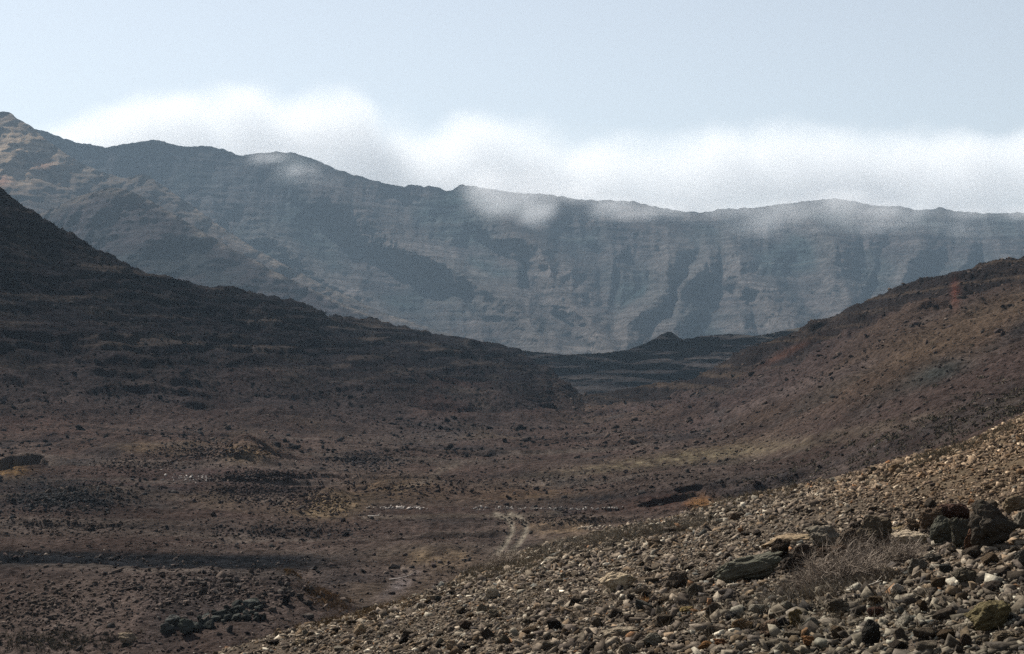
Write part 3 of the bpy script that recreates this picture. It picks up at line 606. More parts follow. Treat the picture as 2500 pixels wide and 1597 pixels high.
HERO = [
 ('boulder', 'long grey green boulder lying aslant below the left end of the boulder line', (1681, 1318, 1842, 1376), (.13, .14, .125), 1, .45, (0, -.24)),
 ('rock_slab', 'flat tan slab resting across the dark block at the left end', (1792, 1258, 1906, 1286), (.33, .27, .20), 6, .6, (0, -.12)),
 ('boulder', 'dark red brown block under the flat tan slab', (1812, 1276, 1858, 1320), (.045, .035, .03), 3, .8, (0, 0)),
 ('boulder', 'pale topped grey boulder just right of the flat tan slab', (1906, 1245, 1982, 1300), (.21, .20, .18), 0, .8, (0, -.1)),
 ('boulder', 'small dark brown boulder below the pale topped grey one', (1866, 1286, 1921, 1322), (.065, .055, .05), 4, .8, (0, .1)),
 ('boulder', 'lowest dark boulder tucked beside the right tip of the long grey green one', (1838, 1316, 1896, 1346), (.055, .048, .046), 7, .8, (0, 0)),
 ('boulder', 'small red brown boulder low between the shrub and the pale topped boulder', (1923, 1291, 1957, 1314), (.10, .07, .055), 10, .8, (0, 0)),
 ('boulder', 'long low brown boulder sloping into the dead shrub', (1952, 1288, 2008, 1314), (.13, .095, .075), 9, .6, (0, .2)),
 ('boulder', 'round brown boulder at the middle of the line behind the dead shrub', (1972, 1254, 2040, 1306), (.12, .10, .085), 4, .9, (0, 0)),
 ('boulder', 'rough olive brown boulder with a dark hollow right side above the shrub', (2024, 1226, 2112, 1292), (.095, .083, .066), 2, .8, (0, .2)),
 ('rock_slab', 'nearly white flat slab between the rough olive and grey green boulders', (2104, 1252, 2194, 1290), (.42, .38, .32), 8, .7, (0, .05)),
 ('boulder', 'small dusty brown boulder behind the white slab', (2132, 1225, 2172, 1254), (.17, .135, .105), 5, .8, (0, 0)),
 ('boulder', 'dull red brown rounded boulder left of the dark red one', (2164, 1202, 2222, 1252), (.12, .09, .07), 1, .8, (0, -.3)),
 ('boulder', 'dark red boulder standing highest in the right hand cluster', (2208, 1193, 2284, 1240), (.075, .045, .04), 10, .8, (0, .1)),
 ('boulder', 'upright grey green block at the left of the right hand cluster', (2190, 1224, 2244, 1288), (.105, .115, .105), 3, .7, (0, 0)),
 ('boulder', 'square dark block with a lichened top in the right hand cluster', (2238, 1232, 2292, 1304), (.075, .078, .07), 0, .7, (0, 0)),
 ('boulder', 'narrow rusty sided block wedged against the biggest dark boulder', (2272, 1240, 2304, 1304), (.12, .07, .05), 6, .8, (0, .05)),
 ('boulder', 'biggest boulder of all, dark grey with a rounded crown', (2284, 1200, 2396, 1306), (.058, .054, .050), 5, .8, (0, .15)),
 ('boulder', 'rounded tan boulder cut by the right edge above the biggest dark one', (2362, 1172, 2430, 1212), (.22, .185, .14), 4, .8, (0, 0)),
 ('boulder', 'pale grey boulder at the right edge beside the biggest dark one', (2392, 1206, 2450, 1254), (.17, .165, .15), 7, .8, (0, 0)),
 ('rock', 'grey angular rock with a black right face below the dead shrub', (2140, 1322, 2184, 1358), (.15, .15, .14), 11, .8, (0, .1)),
 ('rock', 'low dark grey rock at the foot of the right hand cluster', (2178, 1304, 2218, 1330), (.085, .085, .082), 8, .8, (0, 0)),
 ('rock', 'smooth bright white round rock below the right end of the shrub', (2096, 1378, 2126, 1402), (.62, .60, .57), 4, .8, (0, 0)),
 ('rock_slab', 'large flat olive topped slab near the right edge', (2276, 1430, 2388, 1494), (.16, .145, .085), 9, .7, (0, -.28)),
 ('rock', 'grey brown rounded rock under the left part of the shrub', (1944, 1416, 2006, 1446), (.12, .11, .095), 4, .8, (0, 0)),
 ('rock', 'black block with a deep shadow standing near the bottom right', (2028, 1468, 2070, 1528), (.035, .036, .038), 3, .8, (0, 0)),
 ('rock', 'dark maroon rock right of the grey brown rounded one', (2042, 1434, 2084, 1460), (.085, .05, .045), 10, .8, (0, 0)),
 ('rock', 'orange brown rock near the bottom between grey stones', (1888, 1504, 1922, 1528), (.27, .15, .08), 0, .8, (0, 0)),
 ('rock', 'ochre and olive rock lying beside grey stones under the shrub', (1858, 1440, 1892, 1476), (.19, .155, .085), 11, .8, (0, -.4)),
 ('rock', 'pale grey forked rock next to the ochre and olive one', (1888, 1452, 1928, 1492), (.20, .205, .195), 6, .8, (0, .2)),
 ('rock', 'dark slab topped rock right of the white round rock', (2246, 1342, 2300, 1384), (.11, .105, .09), 8, .8, (0, 0)),
 ('rock', 'blue grey rock cut by the right edge below the cluster', (2386, 1300, 2430, 1342), (.12, .125, .125), 1, .8, (0, 0)),
 ('rock', 'flat grey brown rock at the lower right corner', (2336, 1488, 2392, 1514), (.17, .15, .12), 9, .8, (0, 0)),
 ('rock', 'dark brown pointed rock low near the right corner', (2260, 1500, 2286, 1528), (.07, .055, .05), 7, .8, (0, 0)),
 ('rock', 'pale cracked rock like bleached wood at the centre of the slope', (1410, 1350, 1498, 1398), (.50, .44, .35), 8, .55, (0, -.12)),
 ('rock', 'twin peaked dark rock right of the pale cracked one', (1570, 1352, 1628, 1392), (.075, .066, .06), 2, .8, (0, 0)),
 ('rock', 'round speckled grey rock below the twin peaked dark one', (1616, 1378, 1652, 1408), (.12, .115, .105), 4, .9, (0, 0)),
 ('rock', 'black stone with a sunlit tan top near the slope edge', (1522, 1272, 1562, 1294), (.12, .095, .075), 0, .8, (0, 0)),
 ('rock', 'dark lone stone high on the slope under the orange hollow', (1716, 1210, 1744, 1227), (.10, .078, .062), 7, .8, (0, 0)),
 ('rock', 'pale tan angular stone right of the dark lone stone', (1806, 1212, 1828, 1230), (.25, .2, .15), 6, .8, (0, 0)),
 ('rock', 'slate blue faced rock in the lower slope', (1706, 1442, 1732, 1464), (.075, .08, .09), 3, .8, (0, 0)),
 ('rock', 'broad brown lumpy rock at the bottom', (1786, 1466, 1846, 1500), (.17, .13, .105), 2, .8, (0, -.3)),
 ('rock', 'orange stained grey rock left of the broad brown lumpy one', (1720, 1464, 1770, 1492), (.20, .145, .09), 4, .8, (0, 0)),
 ('rock', 'orange brown flat topped stone at the very bottom', (1643, 1508, 1678, 1530), (.28, .16, .08), 6, .8, (0, 0)),
 ('rock', 'darker orange stone touching the flat topped orange one', (1680, 1508, 1712, 1528), (.22, .12, .07), 0, .8, (0, 0)),
 ('rock_slab', 'long pale flat slab near the bottom centre', (1414, 1480, 1502, 1504), (.34, .31, .265), 9, .6, (0, -.1)),
 ('rock', 'pale grey wedge rock right of the long pale slab', (1514, 1490, 1556, 1524), (.22, .22, .20), 6, .8, (0, 0)),
 ('rock', 'whitish rock cut by the bottom edge below the long pale slab', (1456, 1520, 1498, 1546), (.33, .30, .26), 4, .8, (0, 0)),
 ('rock', 'light grey angular stone in the middle slope', (1543, 1430, 1570, 1448), (.24, .235, .21), 11, .8, (0, 0)),
 ('rock', 'yellowish streaked stone right of the light grey angular stone', (1598, 1428, 1634, 1446), (.27, .22, .11), 8, .8, (0, -.2)),
 ('rock', 'cream coloured rock standing on edge above the middle slope', (1136, 1380, 1170, 1412), (.44, .40, .34), 6, .7, (0, -.5)),
 ('rock', 'upright cream rock low on the left part of the slope', (832, 1474, 860, 1500), (.46, .38, .29), 3, .7, (0, -.6)),
 ('rock', 'pale pink cream stone near the bottom left of centre', (1047, 1510, 1076, 1534), (.40, .33, .26), 0, .8, (0, 0)),
 ('rock', 'flat dark rock casting a wide shadow left of centre', (1076, 1462, 1110, 1482), (.07, .055, .05), 9, .8, (0, 0)),
 ('rock', 'oval light grey stone above the flat dark rock', (1120, 1424, 1146, 1448), (.23, .22, .19), 4, .8, (0, 0)),
 ('rock', 'grey brown stone leaning right of the oval light grey one', (1150, 1434, 1186, 1458), (.18, .165, .14), 5, .8, (0, -.3)),
 ('rock_slab', 'pale slanting slab at the left tip of the stony slope', (584, 1470, 616, 1498), (.38, .32, .24), 6, .5, (0, -.6)),
 ('rock_slab', 'tan slanting slab close to the bottom edge', (514, 1498, 552, 1520), (.34, .27, .19), 9, .5, (0, -.45)),
 ('rock', 'bright stone between the two cream rocks low on the left', (694, 1506, 718, 1524), (.42, .36, .28), 0, .8, (0, 0)),
 ('rock', 'round sandy rock at the upper right margin of the near slope', (1404+690, 1096, 1404+722, 1112), (.2, .15, .1), 4, .8, (0, 0)),
]
for nm, lab, box, col, k, dp, tl in HERO:
    put_rock(nm, lab, 'boulder' if nm == 'boulder' else 'rock', box, tuple((.035+q*1.35)*m_ for q, m_ in zip(col, (1.1, .98, .84))), HEROV[k], GB if nm == 'boulder' else None, dp, tilt=tl)
put_rock('rock', 'lone tan rock with a black shadow on the bare ground at the lower left', 'rock', (278, 1496, 321, 1522), (.30, .235, .17), HEROV[0], surf='V', rz=.2)
for nm, lab, box, col, k in (
 ('rock', 'grey rock at the left tip of the dark rock heap', (374, 1470, 408, 1494), (.11, .11, .1), 4), ('rock', 'large mossy grey rock with a black shadow in the rock heap', (420, 1464, 458, 1502), (.085, .09, .078), 0),
 ('rock', 'pale topped rock above the grey tip of the rock heap', (386, 1452, 424, 1480), (.13, .13, .12), 3)):
    put_rock(nm, lab, 'rock', box, col, HEROV[k], 'dark rocks heaped at the lower left', surf='V')
# the dark heap: many rocks resting on one another
GH = 'dark rocks heaped at the lower left'
random.seed(21)
heap = []
for i in range(74):
    t_ = random.random(); u = 440 + 175*t_ + random.gauss(0, 6); v = 1488 - 62*t_**.8*random.uniform(.35, 1.15) - random.uniform(0, 14) - (8 if t_ > .3 else 0)
    heap.append((u, v, random.uniform(9, 21)*(1.15 if random.random() < .2 else 1)))
heap.sort(key=lambda q: q[1])
GBm = 'rocks on the sunlit bank at the lower left'
AUTO = []        # (object, u, v, size in view, colour word, shape word, region)
def put_auto(u, v, w, h, col, cword, region, group, surf):
    me = random.choice(BIGV)
    o = put_rock('rock', '', 'rock', (u-w/2, v-h/2, u+w/2, v+h/2), col, me, group, random.uniform(.6, .95), surf=surf, rz=random.uniform(0, 6.28) if w/h < 1.5 else random.uniform(-.3, .3), tilt=(random.uniform(-.2, .2), random.uniform(-.35, .2)))
    if o is None: return
    PLACED.pop(); AUTO.append((o, u, v, w, cword, 'flat' if w/h > 1.75 else 'tall' if w/h < 1.05 else 'angular' if random.random() < .5 else 'rounded', region))
for u, v, s in heap:
    k = random.random(); g = random.uniform(.055, .13)
    put_auto(u, v, s*random.uniform(.9, 1.4), s*.8, (g, g*1.03, g*.93), 'dark grey' if g < .09 else 'greenish grey', 'in the dark rock heap', GH, 'V')
for i in range(34):
    u = random.uniform(430, 735); v = 1352 + (u-430)*.08 + abs(random.gauss(0, 26)); s = random.uniform(8, 17); g = random.uniform(.09, .2)
    put_auto(u, v, s*1.25, s*.85, (g, g*.84, g*.74), 'pale brown' if g > .15 else 'brown', 'on the sunlit bank', GBm, 'V')
put_auto(672, 1410, 20, 34, (.03, .026, .024), 'black', 'on the sunlit bank', GBm, 'V')
GS = 'larger loose rocks scattered over the near stony slope'
WORDS = ['tan', 'grey brown', 'light tan', 'dark brown', 'rust brown', 'pale', 'blackish', 'grey', 'orange']
cnt = 0; tries = 0
while cnt < 128 and tries < 6000:
    tries += 1
    u = random.uniform(380, 2400); v = random.uniform(1180, 1534)
    h = hitN(u, v)
    if h is None or h[1] > 45 or random.random() > min(1, (17/h[1])**1.2): continue
    s = random.uniform(.11, .2)*FX/h[1]
    if any(abs(u-a) < b*.9+s*.45 and abs(v-c_) < b*.6+s*.3 for a, c_, b, _ in PLACED): continue
    if any(abs(u-q[1]) < s*.9 and abs(v-q[2]) < s*.5 for q in AUTO): continue
    if abs(u-2000) < 190 and 1300 < v < 1400: continue
    k = int(RNG.choice(len(PAL), p=PW/PW.sum())); col = PAL[k]*random.uniform(.8, 1.2)
    put_auto(u, v, s, s*random.uniform(.42, .8), tuple(col), WORDS[k], 'on the stony slope', GS, 'N'); cnt += 1
# a label that singles each one out: its look, then where it lies from a named neighbour
LM = [(1760, 1347, 'long grey green boulder'), (1849, 1272, 'flat tan slab'), (2006, 1280, 'round brown boulder'), (2149, 1271, 'white flat slab'), (2340, 1253, 'biggest dark boulder'), (2110, 1390, 'white round rock'),
      (2332, 1462, 'olive topped slab'), (1975, 1430, 'grey brown rounded rock'), (2049, 1498, 'black block'), (1454, 1374, 'pale cracked rock'), (1599, 1372, 'twin peaked dark rock'), (1542, 1283, 'tan topped black stone'),
      (1730, 1218, 'dark lone stone'), (1815, 1483, 'broad brown lumpy rock'), (1458, 1492, 'long pale flat slab'), (1153, 1396, 'standing cream rock'), (846, 1487, 'upright cream rock'), (1061, 1522, 'pink cream stone'),
      (600, 1484, 'pale slanting slab'), (299, 1509, 'lone tan rock'), (439, 1483, 'large mossy grey rock'), (1660, 1519, 'orange flat topped stone'), (533, 1509, 'tan slanting slab')]
ORD = ['nearest', 'second', 'third', 'fourth', 'fifth', 'sixth', 'seventh', 'eighth', 'ninth', 'tenth', 'eleventh', 'twelfth', 'thirteenth', 'fourteenth', 'fifteenth', 'sixteenth', 'seventeenth', 'eighteenth', 'nineteenth', 'twentieth']
def side(du, dv):
    a = math.degrees(math.atan2(-dv*1.5, du)) % 360
    return ['right of', 'up and right of', 'above', 'up and left of', 'left of', 'down and left of', 'below', 'down and right of'][int((a+22.5)//45) % 8]
groups_ = {}
for q in AUTO:
    o, u, v, w, cw, sh, reg = q
    lm = min(LM, key=lambda m: math.hypot(u-m[0], (v-m[1])*1.5))
    reg = {'in the dark rock heap': 'heaped', 'on the sunlit bank': 'bank'}.get(reg, 'loose'); key = (reg, cw, sh, side(u-lm[0], v-lm[1]), lm[2]); groups_.setdefault(key, []).append((math.hypot(u-lm[0], (v-lm[1])*1.5), o))
for (reg, cw, sh, sd, lm), L_ in groups_.items():
    L_.sort(key=lambda q: q[0])
    for i, (d, o) in enumerate(L_):
        o['label'] = f'{cw} {sh} {reg} rock {sd} the {lm}' + ('' if len(L_) == 1 else f', {ORD[min(i, 19)]} out')

# ------------------------------------------------------------------ dry plants
def twig(co, fs, cl, p, d, ln, r, col, bend=.35, segs=4):
    d = Vector(d).normalized(); p = Vector(p); b0 = len(co)
    side_ = d.cross(Vector((0, 0, 1)))
    if side_.length < .01: side_ = Vector((1, 0, 0))
    side_.normalize(); up = side_.cross(d)
    for i in range(segs+1):
        rr = r*(1-.8*i/segs)
        for k in range(3):
            a = k*2.094; co.append(p + side_*math.cos(a)*rr + up*math.sin(a)*rr); cl.append(col)
        if i < segs:
            for k in range(3):
                a, b = b0+i*3+k, b0+i*3+(k+1) % 3; fs.append((a, b, b+3)); fs.append((a, b+3, a+3))
        d = (d + Vector((random.gauss(0, bend), random.gauss(0, bend), random.gauss(0, bend)))*.6).normalized(); p = p + d*ln/segs
    return p, d
def tw_obj(name, co, fs, cl, label, cat=None, group=None, kind=None):
    me = np_mesh(name, np.array([c_[:] for c_ in co]), tris=np.array(fs), col=np.array(cl))
    return tag(link(name, me, M_plain), label, cat, group, kind)
def shrub(box, n, label, h=.3):
    co, fs, cl = [], [], []; u1, u2, v = box
    hit = hitN((u1+u2)/2, v); x0, y0, z0 = hit; w = (u2-u1)/FX*y0
    for i in range(n):
        x = x0 + (random.betavariate(1.8, 1.8)-.5)*w; y = y0 + random.gauss(.25, .28)*w*.45
        z = float(zN(x, y))
        t_ = random.random(); g = random.uniform(.6, 1.4); col = (.40*g, .33*g, .27*g) if t_ < .75 else (.085*g, .068*g, .06*g)
        edge = max(.25, 1-abs(x-x0)/(w*.5))
        d = (random.gauss(0, .8), random.gauss(0, .8), random.uniform(.2, 1.3))
        p, dd = twig(co, fs, cl, (x, y, z-.01), d, h*random.uniform(.5, 1.2)*edge**.5, random.uniform(.003, .0075), col)
        for _ in range(3):
            twig(co, fs, cl, p-dd*random.uniform(0, h*.4), (dd.x+random.gauss(0, .8), dd.y+random.gauss(0, .8), dd.z+random.gauss(0, .5)), h*random.uniform(.3, .7), .0026, col, segs=3)
    return tw_obj('dry_shrub', co, fs, cl, label, 'shrub', 'dead grey brown shrubs among the boulders')
random.seed(5)
shrub((1880, 2070, 1374), 620, 'wide dead shrub of tangled grey twigs below the boulder line', .30)
shrub((2030, 2150, 1332), 300, 'smaller dead shrub climbing between the shrub patch and the white slab', .30)
shrub((1995, 2045, 1304), 260, 'wiry dead shrub against the round brown boulder', .26)
shrub((1120, 1230, 1338), 300, 'straw coloured dead shrub at the slope edge left of centre', .42)
# sticks
def stick(u, v, length, dirx, label, col=(.5, .45, .38), r=.015, surf='N'):
    h = (hitN if surf == 'N' else hitV)(u, v); co, fs, cl = [], [], []
    if h is None: return
    p, d = twig(co, fs, cl, (h[0], h[1], h[2]+r*2), (dirx[0], dirx[1], dirx[2]), length, r, col, .10, 6)
    twig(co, fs, cl, p-d*length*.35, (d.x, d.y+.5, d.z+.35), length*.3, r*.5, col, .1, 3)
    tw_obj('stick', co, fs, cl, label, 'stick')
stick(1990, 1394, .34, (1, .1, .1), 'bleached forked stick lying under the dead shrub', r=.010)
stick(865, 1217, 1.2, (1, 0, 0), 'pale bleached branch on the valley floor right of the ochre mound', (.55, .52, .48), .05, 'V')
stick(915, 1365, 1.9, (1, .1, .0), 'thin white stick where the pale track bends behind the slope', (.5, .45, .42), .03, 'V')
stick(976, 1232, 3.0, (1, 1.2, .0), 'long dark branch lying aslant near the wheel tracks', (.03, .026, .025), .05, 'V')
stick(770, 1336, 1.6, (1, -.3, -.1), 'dark bent branch at the right end of the black gravel band', (.03, .026, .025), .04, 'V')
stick(193, 1345, .5, (-.3, 0, 1), 'small white stick upright on the bank beside the black band', (.55, .52, .48), .015, 'V')
# dry grass along the edge and in the gully: uncountable blades
random.seed(9)
def grass():
    co, cl = [], []
    spots = []
    for (cu, cv, ru, rv, k, n, col, surf) in ((1450, 1268, 230, 20, -.18, 800, (.24, .205, .16), 'N'), (1180, 1335, 110, 22, -.2, 700, (.25, .205, .145), 'N'), (800, 1448, 130, 18, -.2, 700, (.24, .17, .10), 'N'),
                                          (620, 1478, 70, 16, -.3, 350, (.25, .19, .12), 'N'), (2240, 1060, 160, 16, -.4, 450, (.24, .20, .14), 'N'), (1840, 1150, 180, 16, -.25, 450, (.22, .175, .12), 'N'), (770, 1405, 45, 22, .4, 350, (.22, .14, .075), 'V'), (1950, 1385, 150, 16, -.2, 250, (.22, .185, .145), 'N'),
                                          (110, 1510, 150, 22, 0, 450, (.10, .085, .06), 'V'), (1650, 1430, 600, 60, 0, 250, (.26, .21, .15), 'N'), (2030, 1330, 100, 16, -.3, 300, (.19, .155, .125), 'N'), (690, 1345, 30, 8, .3, 120, (.2, .12, .05), 'V')):
        for _ in range(n):
            u = random.gauss(cu, ru*.6); v = random.gauss(cv, rv*.6) + k*(u-cu)
            h = (hitN if surf == 'N' else hitV)(u, v)
            if h is None or h[1] > 110: continue
            spots.append((h, col))
    for h, col in spots:
        g = random.uniform(.6, 1.35); hh = random.uniform(.05, .16)*(1+.012*h[1])
        for _ in range(9):
            a = random.uniform(0, 6.28); r = random.gauss(0, .05)
            x, y, z = h[0]+math.cos(a)*r, h[1]+math.sin(a)*r, h[2]-.01
            w = random.uniform(.002, .005)*(1+h[1]*.03); dx, dy = random.gauss(0, hh*.6), random.gauss(0, hh*.6)
            co += [(x-w, y, z), (x+w, y, z), (x+dx, y+dy, z+hh*random.uniform(.4, 1))]
            cl += [(col[0]*g, col[1]*g, col[2]*g)]*3
    f = np.arange(len(co)).reshape(-1, 3)
    tag(link('dry_grass', np_mesh('dry_grass', np.array(co), tris=f, col=np.array(cl)), M_plain), 'short straw coloured dry grass between stones along the slope', kind='stuff')
grass()
# low scrub on the far side of the slope edge and over the valley sides
def scrub():
    rs = np.random.default_rng(77); X, Y, Z, Ss, C_ = [], [], [], [], []
    n = 9000; u = rs.uniform(1500, 2700, n); yy_ = rs.uniform(60, 260, n); x = (u-CX)/FX*yy_; z = zV(x, yy_); v = VH-FX*z/yy_
    band_ = np.exp(-((v-(1045-.33*(u-2100)))/(34+.02*(u-1500)))**2)*sstep(1500, 1900, u)
    dens = band_*sstep(-.5, .5, fbm(x*.1, yy_*.06, 3, 701)) + .05
    ok = rs.random(n) < dens; X.append(x[ok]); Y.append(yy_[ok]); Z.append(z[ok]); Ss.append(rs.uniform(.3, .95, ok.sum())); C_.append(np.array((.10, .086, .062))*rs.uniform(.7, 1.4, (ok.sum(), 1)))
    n = 9000; u = rs.uniform(-200, 2600, n); yy_ = rs.uniform(110, 480, n); x = (u-CX)/FX*yy_; z = zV(x, yy_)
    ok = rs.random(n) < .25+.5*sstep(0, .8, fbm(x*.03, yy_*.02, 3, 711)); ok &= (z > -13.8) | (rs.random(n) < .12)
    X.append(x[ok]); Y.append(yy_[ok]); Z.append(z[ok]); Ss.append(rs.uniform(.35, .8, ok.sum())); C_.append(np.array((.06, .052, .042))*rs.uniform(.5, 1.5, (ok.sum(), 1)))
    X, Y, Z, Ss, C_ = map(np.concatenate, (X, Y, Z, Ss, C_)); m = len(X); K = 26
    d = rs.normal(size=(m, K, 3)); d[..., 2] = np.abs(d[..., 2])*.8; d /= np.linalg.norm(d, axis=-1, keepdims=True)
    c0 = d*(Ss[:, None, None]*.5*rs.uniform(.55, 1.1, (m, K, 1)))*np.array((1, 1, .62)) + np.stack([X, Y, Z], -1)[:, None, :]
    t3 = rs.normal(size=(m, K, 3, 3))*Ss[:, None, None, None]*.10
    co = (c0[:, :, None, :]+t3).reshape(-1, 3); f = np.arange(len(co)).reshape(-1, 3)
    cl = np.repeat(C_, K*3, 0)
    tag(link('scrub', np_mesh('scrub', co, tris=f, col=cl), M_plain), 'low grey green scrub dotting the slopes beyond the stones', kind='stuff')
scrub()
# small orange-leaved plant
def sprig():
    h = hitN(1518, 1421); co, fs, cl = [], [], []
    for i in range(60):
        twig(co, fs, cl, (h[0]+random.gauss(0, .02), h[1]+random.gauss(0, .02), h[2]), (random.gauss(0, .6), random.gauss(0, .6), 1), random.uniform(.05, .13), .003, (.5, .22, .07) if i % 3 else (.45, .33, .15), .3, 3)
    tw_obj('small_plant', co, fs, cl, 'tiny orange leaved plant on the stones below the pale cracked rock', 'plant')
sprig()

# ------------------------------------------------------------------ mist on the crest and clouds behind it (volumes)
def blob_volume(name, label, blobs, lo, hi, res, dens, noise_scale, noise_amp, soft, albedo, aniso, kind='stuff'):
    """blobs: (centre, radii); density rises from 0 at the blob surface, broken by noise"""
    ng = bpy.data.node_groups.new(name, 'GeometryNodeTree')
    ng.interface.new_socket('Geometry', in_out='OUTPUT', socket_type='NodeSocketGeometry')
    L = ng.links.new; nn = ng.nodes.new
    pos_ = nn('GeometryNodeInputPosition')
    no = nn('ShaderNodeTexNoise'); no.noise_dimensions = '3D'; no.inputs['Scale'].default_value = noise_scale; no.inputs['Detail'].default_value = 5; no.inputs['Roughness'].default_value = .55
    L(pos_.outputs[0], no.inputs['Vector'])
    def mth(op, a, b=None, c_=None):
        m = nn('ShaderNodeMath'); m.operation = op
        for k, q in enumerate((a, b, c_)):
            if q is None: continue
            if isinstance(q, (int, float)): m.inputs[k].default_value = q
            else: L(q, m.inputs[k])
        return m.outputs[0]
    cur = None
    for (cx_, cy_, cz_), (rx, ry, rz_), wgt in blobs:
        s = nn('ShaderNodeVectorMath'); s.operation = 'SUBTRACT'; L(pos_.outputs[0], s.inputs[0]); s.inputs[1].default_value = (cx_, cy_, cz_)
        d = nn('ShaderNodeVectorMath'); d.operation = 'DIVIDE'; L(s.outputs[0], d.inputs[0]); d.inputs[1].default_value = (rx, ry, rz_)
        ln = nn('ShaderNodeVectorMath'); ln.operation = 'LENGTH'; L(d.outputs[0], ln.inputs[0])
        f = mth('MULTIPLY', mth('SUBTRACT', 1.0, ln.outputs['Value']), wgt)
        if cur is None: cur = f
        else:
            m = nn('ShaderNodeMath'); m.operation = 'SMOOTH_MAX'; L(cur, m.inputs[0]); L(f, m.inputs[1]); m.inputs[2].default_value = .3; cur = m.outputs[0]
    nz = mth('MULTIPLY', mth('SUBTRACT', no.outputs[0], .5), noise_amp)
    tot = mth('ADD', cur, nz)
    mr = nn('ShaderNodeMapRange'); mr.interpolation_type = 'SMOOTHSTEP'; L(tot, mr.inputs['Value']); mr.inputs['From Max'].default_value = soft
    den = mth('MULTIPLY', mr.outputs['Result'], dens)
    vc_ = nn('GeometryNodeVolumeCube'); L(den, vc_.inputs['Density']); vc_.inputs['Min'].default_value = lo; vc_.inputs['Max'].default_value = hi
    for k, ax in enumerate('XYZ'): vc_.inputs['Resolution '+ax].default_value = res[k]
    m, nt = new_mat(name)
    o_ = N(nt, 'ShaderNodeOutputMaterial'); pvv = N(nt, 'ShaderNodeVolumePrincipled')
    pvv.inputs['Color'].default_value = (*albedo, 1); pvv.inputs['Density'].default_value = 1; pvv.inputs['Anisotropy'].default_value = aniso
    nt.links.new(pvv.outputs[0], o_.inputs['Volume'])
    sm = nn('GeometryNodeSetMaterial'); L(vc_.outputs[0], sm.inputs['Geometry']); sm.inputs['Material'].default_value = m
    go = nn('NodeGroupOutput'); L(sm.outputs[0], go.inputs[0])
    me = bpy.data.meshes.new(name); me.materials.append(m); ob = link(name, me)
    md = ob.modifiers.new('volume', 'NODES'); md.node_group = ng
    return tag(ob, label, kind=kind)
def W(u, v, Y): return ((u-CX)/FX*Y, Y, (VH-v)/FX*Y)
YC = 4750
cb = []
for (u, v, ru, rv, w) in ((60, 400, 190, 115, .8), (-250, 420, 300, 150, .9), (250, 350, 170, 90, .9), (420, 330, 150, 125, 1), (590, 330, 160, 145, 1), (730, 330, 120, 120, 1), (830, 320, 90, 125, 1), (560, 470, 400, 120, 1), (960, 420, 170, 130, 1),
                       (1120, 390, 150, 130, 1), (1270, 430, 140, 130, 1), (1420, 440, 150, 120, 1), (1560, 450, 140, 115, 1), (1700, 410, 120, 120, 1), (1830, 410, 150, 130, 1), (1980, 430, 150, 135, 1), (2130, 430, 150, 120, 1), (2290, 420, 160, 130, 1),
                       (2450, 400, 170, 135, 1), (2750, 400, 260, 160, 1), (3050, 420, 260, 150, 1), (1500, 540, 700, 110, 1), (2200, 540, 700, 120, 1), (200, 370, 260, 90, .9), (340, 330, 220, 100, .9), (660, 340, 330, 140, 1), (880, 400, 260, 120, 1), (1060, 420, 260, 135, 1), (1200, 420, 260, 130, 1), (1350, 440, 280, 125, 1), (1620, 440, 300, 122, 1), (1760, 420, 260, 128, 1), (1900, 430, 320, 130, 1), (2060, 440, 320, 135, 1), (2220, 420, 320, 135, 1)):
    k = YC/FX; cb.append((W(u, v, YC), (ru*k, 260, rv*k), w))
lo = (W(-560, 0, YC)[0], 4400, 180); hi = (W(3300, 0, YC)[0], 5100, 900)
blob_volume('clouds', 'bank of soft white cloud standing behind the mountain crest', cb, lo, hi, (300, 44, 72), .0070, .0050, 1.35, .65, (.84, .85, .87), .15)
YM = 3330
mb = []
for (u, v, ru, rv, dY, w) in ((1180, 485, 120, 40, -170, .8), (1250, 505, 50, 40, -200, .8), (1500, 500, 260, 26, -110, .6), (1900, 500, 330, 38, -120, .7), (1800, 520, 120, 40, -170, .5), (2150, 530, 260, 34, -170, .5), (720, 430, 90, 34, -120, .6), (640, 372, 90, 26, -20, .8), (700, 405, 75, 34, -60, .7), (1150, 440, 90, 55, -40, 1), (1230, 455, 130, 62, -60, 1), (1285, 490, 45, 36, -90, .9), (1340, 455, 110, 40, -20, .9), (1440, 480, 90, 26, -60, .8), (1560, 490, 90, 22, -20, .7),
                            (1740, 492, 110, 26, -40, .8), (1850, 480, 90, 30, -40, .7), (1970, 470, 120, 36, -30, 1), (2090, 492, 100, 30, -50, .8), (2160, 500, 60, 30, -60, .8), (2280, 500, 120, 24, -30, .8), (2420, 500, 110, 24, -30, .8), (2650, 490, 150, 35, -30, .8)):
    k = YM/FX; mb.append((W(u, v, YM+dY), (ru*k, 120, rv*k), w))
lo = (W(480, 0, YM)[0], 2950, 230); hi = (W(2850, 0, YM)[0], 3480, 445)
blob_volume('mist', 'wisps of white mist spilling over the mountain crest', mb, lo, hi, (300, 38, 50), .0058, .011, 1.6, 1.1, (.86, .87, .9), .2)

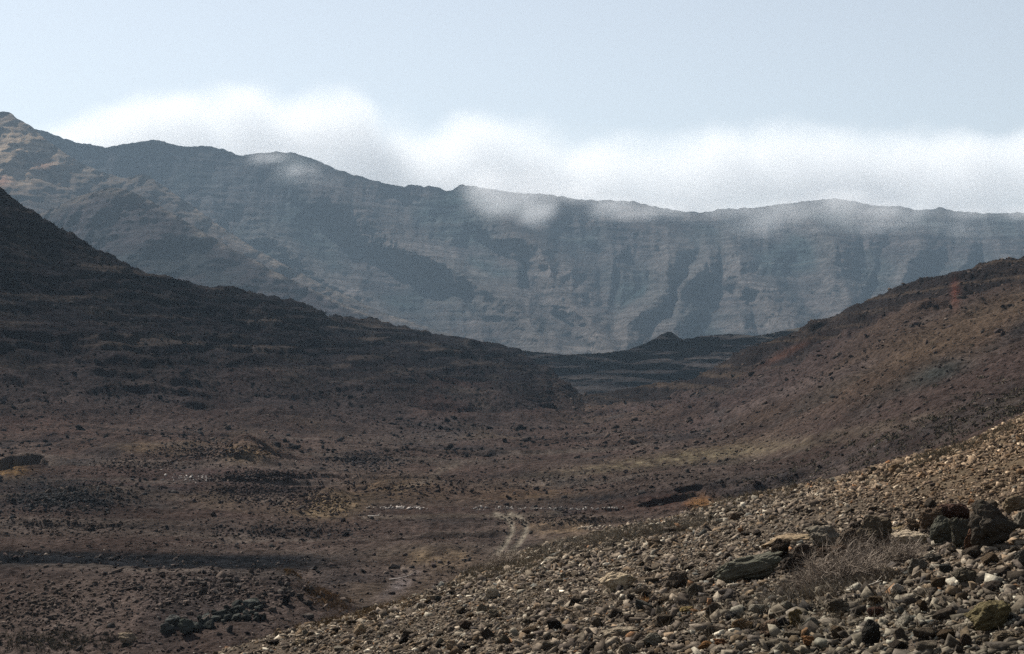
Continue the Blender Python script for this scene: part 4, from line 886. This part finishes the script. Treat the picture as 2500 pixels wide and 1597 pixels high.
# air: one closed box of thin even haze
bm = bmesh.new(); bmesh.ops.create_cube(bm, size=1)
me = bpy.data.meshes.new('haze'); bm.to_mesh(me); bm.free()
m, nt = new_mat('haze'); o_ = N(nt, 'ShaderNodeOutputMaterial'); pvv = N(nt, 'ShaderNodeVolumePrincipled')
pvv.inputs['Color'].default_value = (.37, .51, .66, 1); pvv.inputs['Density'].default_value = 0.000085; pvv.inputs['Anisotropy'].default_value = .1
nt.links.new(pvv.outputs[0], o_.inputs['Volume']); me.materials.append(m)
hz = link('haze', me); zlo, zhi = -47, 640
hz.scale = (11000, 4370-(-120), zhi-zlo); hz.location = (0, (4370-120)/2, (zlo+zhi)/2)
tag(hz, 'thin blue air between the viewer and the mountains', kind='stuff')
# keep the plain inside the box
bpy.data.objects['ground.001'].scale = (.55, .33, 1) if 'ground.001' in bpy.data.objects else (1, 1, 1)

# ------------------------------------------------------------------ light, sky, camera
w = bpy.data.worlds.new('World'); S.world = w; w.use_nodes = True
nt = w.node_tree; nt.nodes.clear()
ELEV, AZ = rad(42), rad(-38)         # sun ahead and to the left
sky = nt.nodes.new('ShaderNodeTexSky'); sky.sky_type = 'NISHITA'; sky.sun_disc = False
sky.sun_elevation = ELEV; sky.sun_rotation = AZ; sky.air_density = 1.0; sky.dust_density = .25; sky.ozone_density = .6; sky.altitude = 50
bg = nt.nodes.new('ShaderNodeBackground'); bg.inputs['Strength'].default_value = .054
ow = nt.nodes.new('ShaderNodeOutputWorld'); hs = nt.nodes.new('ShaderNodeHueSaturation'); hs.inputs['Saturation'].default_value = .42; nt.links.new(sky.outputs[0], hs.inputs['Color']); nt.links.new(hs.outputs[0], bg.inputs[0]); nt.links.new(bg.outputs[0], ow.inputs[0])
sd = bpy.data.lights.new('sun', 'SUN'); sd.energy = 5.0; sd.angle = rad(.55); sd.color = (1, .95, .87)
so = bpy.data.objects.new('sun', sd); COL.objects.link(so)
sv = Vector((math.sin(AZ)*math.cos(ELEV), math.cos(AZ)*math.cos(ELEV), math.sin(ELEV)))
so.rotation_euler = sv.to_track_quat('Z', 'Y').to_euler()
cam = bpy.data.cameras.new('camera'); co_ = bpy.data.objects.new('camera', cam); COL.objects.link(co_); S.camera = co_
cam.sensor_width = 36; cam.lens = FX/2408*36; cam.shift_y = (VH-769)/2408; cam.clip_end = 30000; cam.clip_start = .1
co_.location = (0, 0, 0); co_.rotation_euler = (rad(90), 0, 0)
S.view_settings.view_transform = 'Standard'; S.view_settings.look = 'None'; S.view_settings.exposure = 1.1; S.view_settings.gamma = 1
cy = S.cycles; cy.max_bounces = 12; cy.volume_bounces = 10; cy.diffuse_bounces = 2; cy.glossy_bounces = 1; cy.use_denoising = False; cy.denoiser = 'OPENIMAGEDENOISE'; cy.denoising_input_passes = 'RGB_ALBEDO_NORMAL'
cy.volume_step_rate = 2.0; cy.volume_max_steps = 128
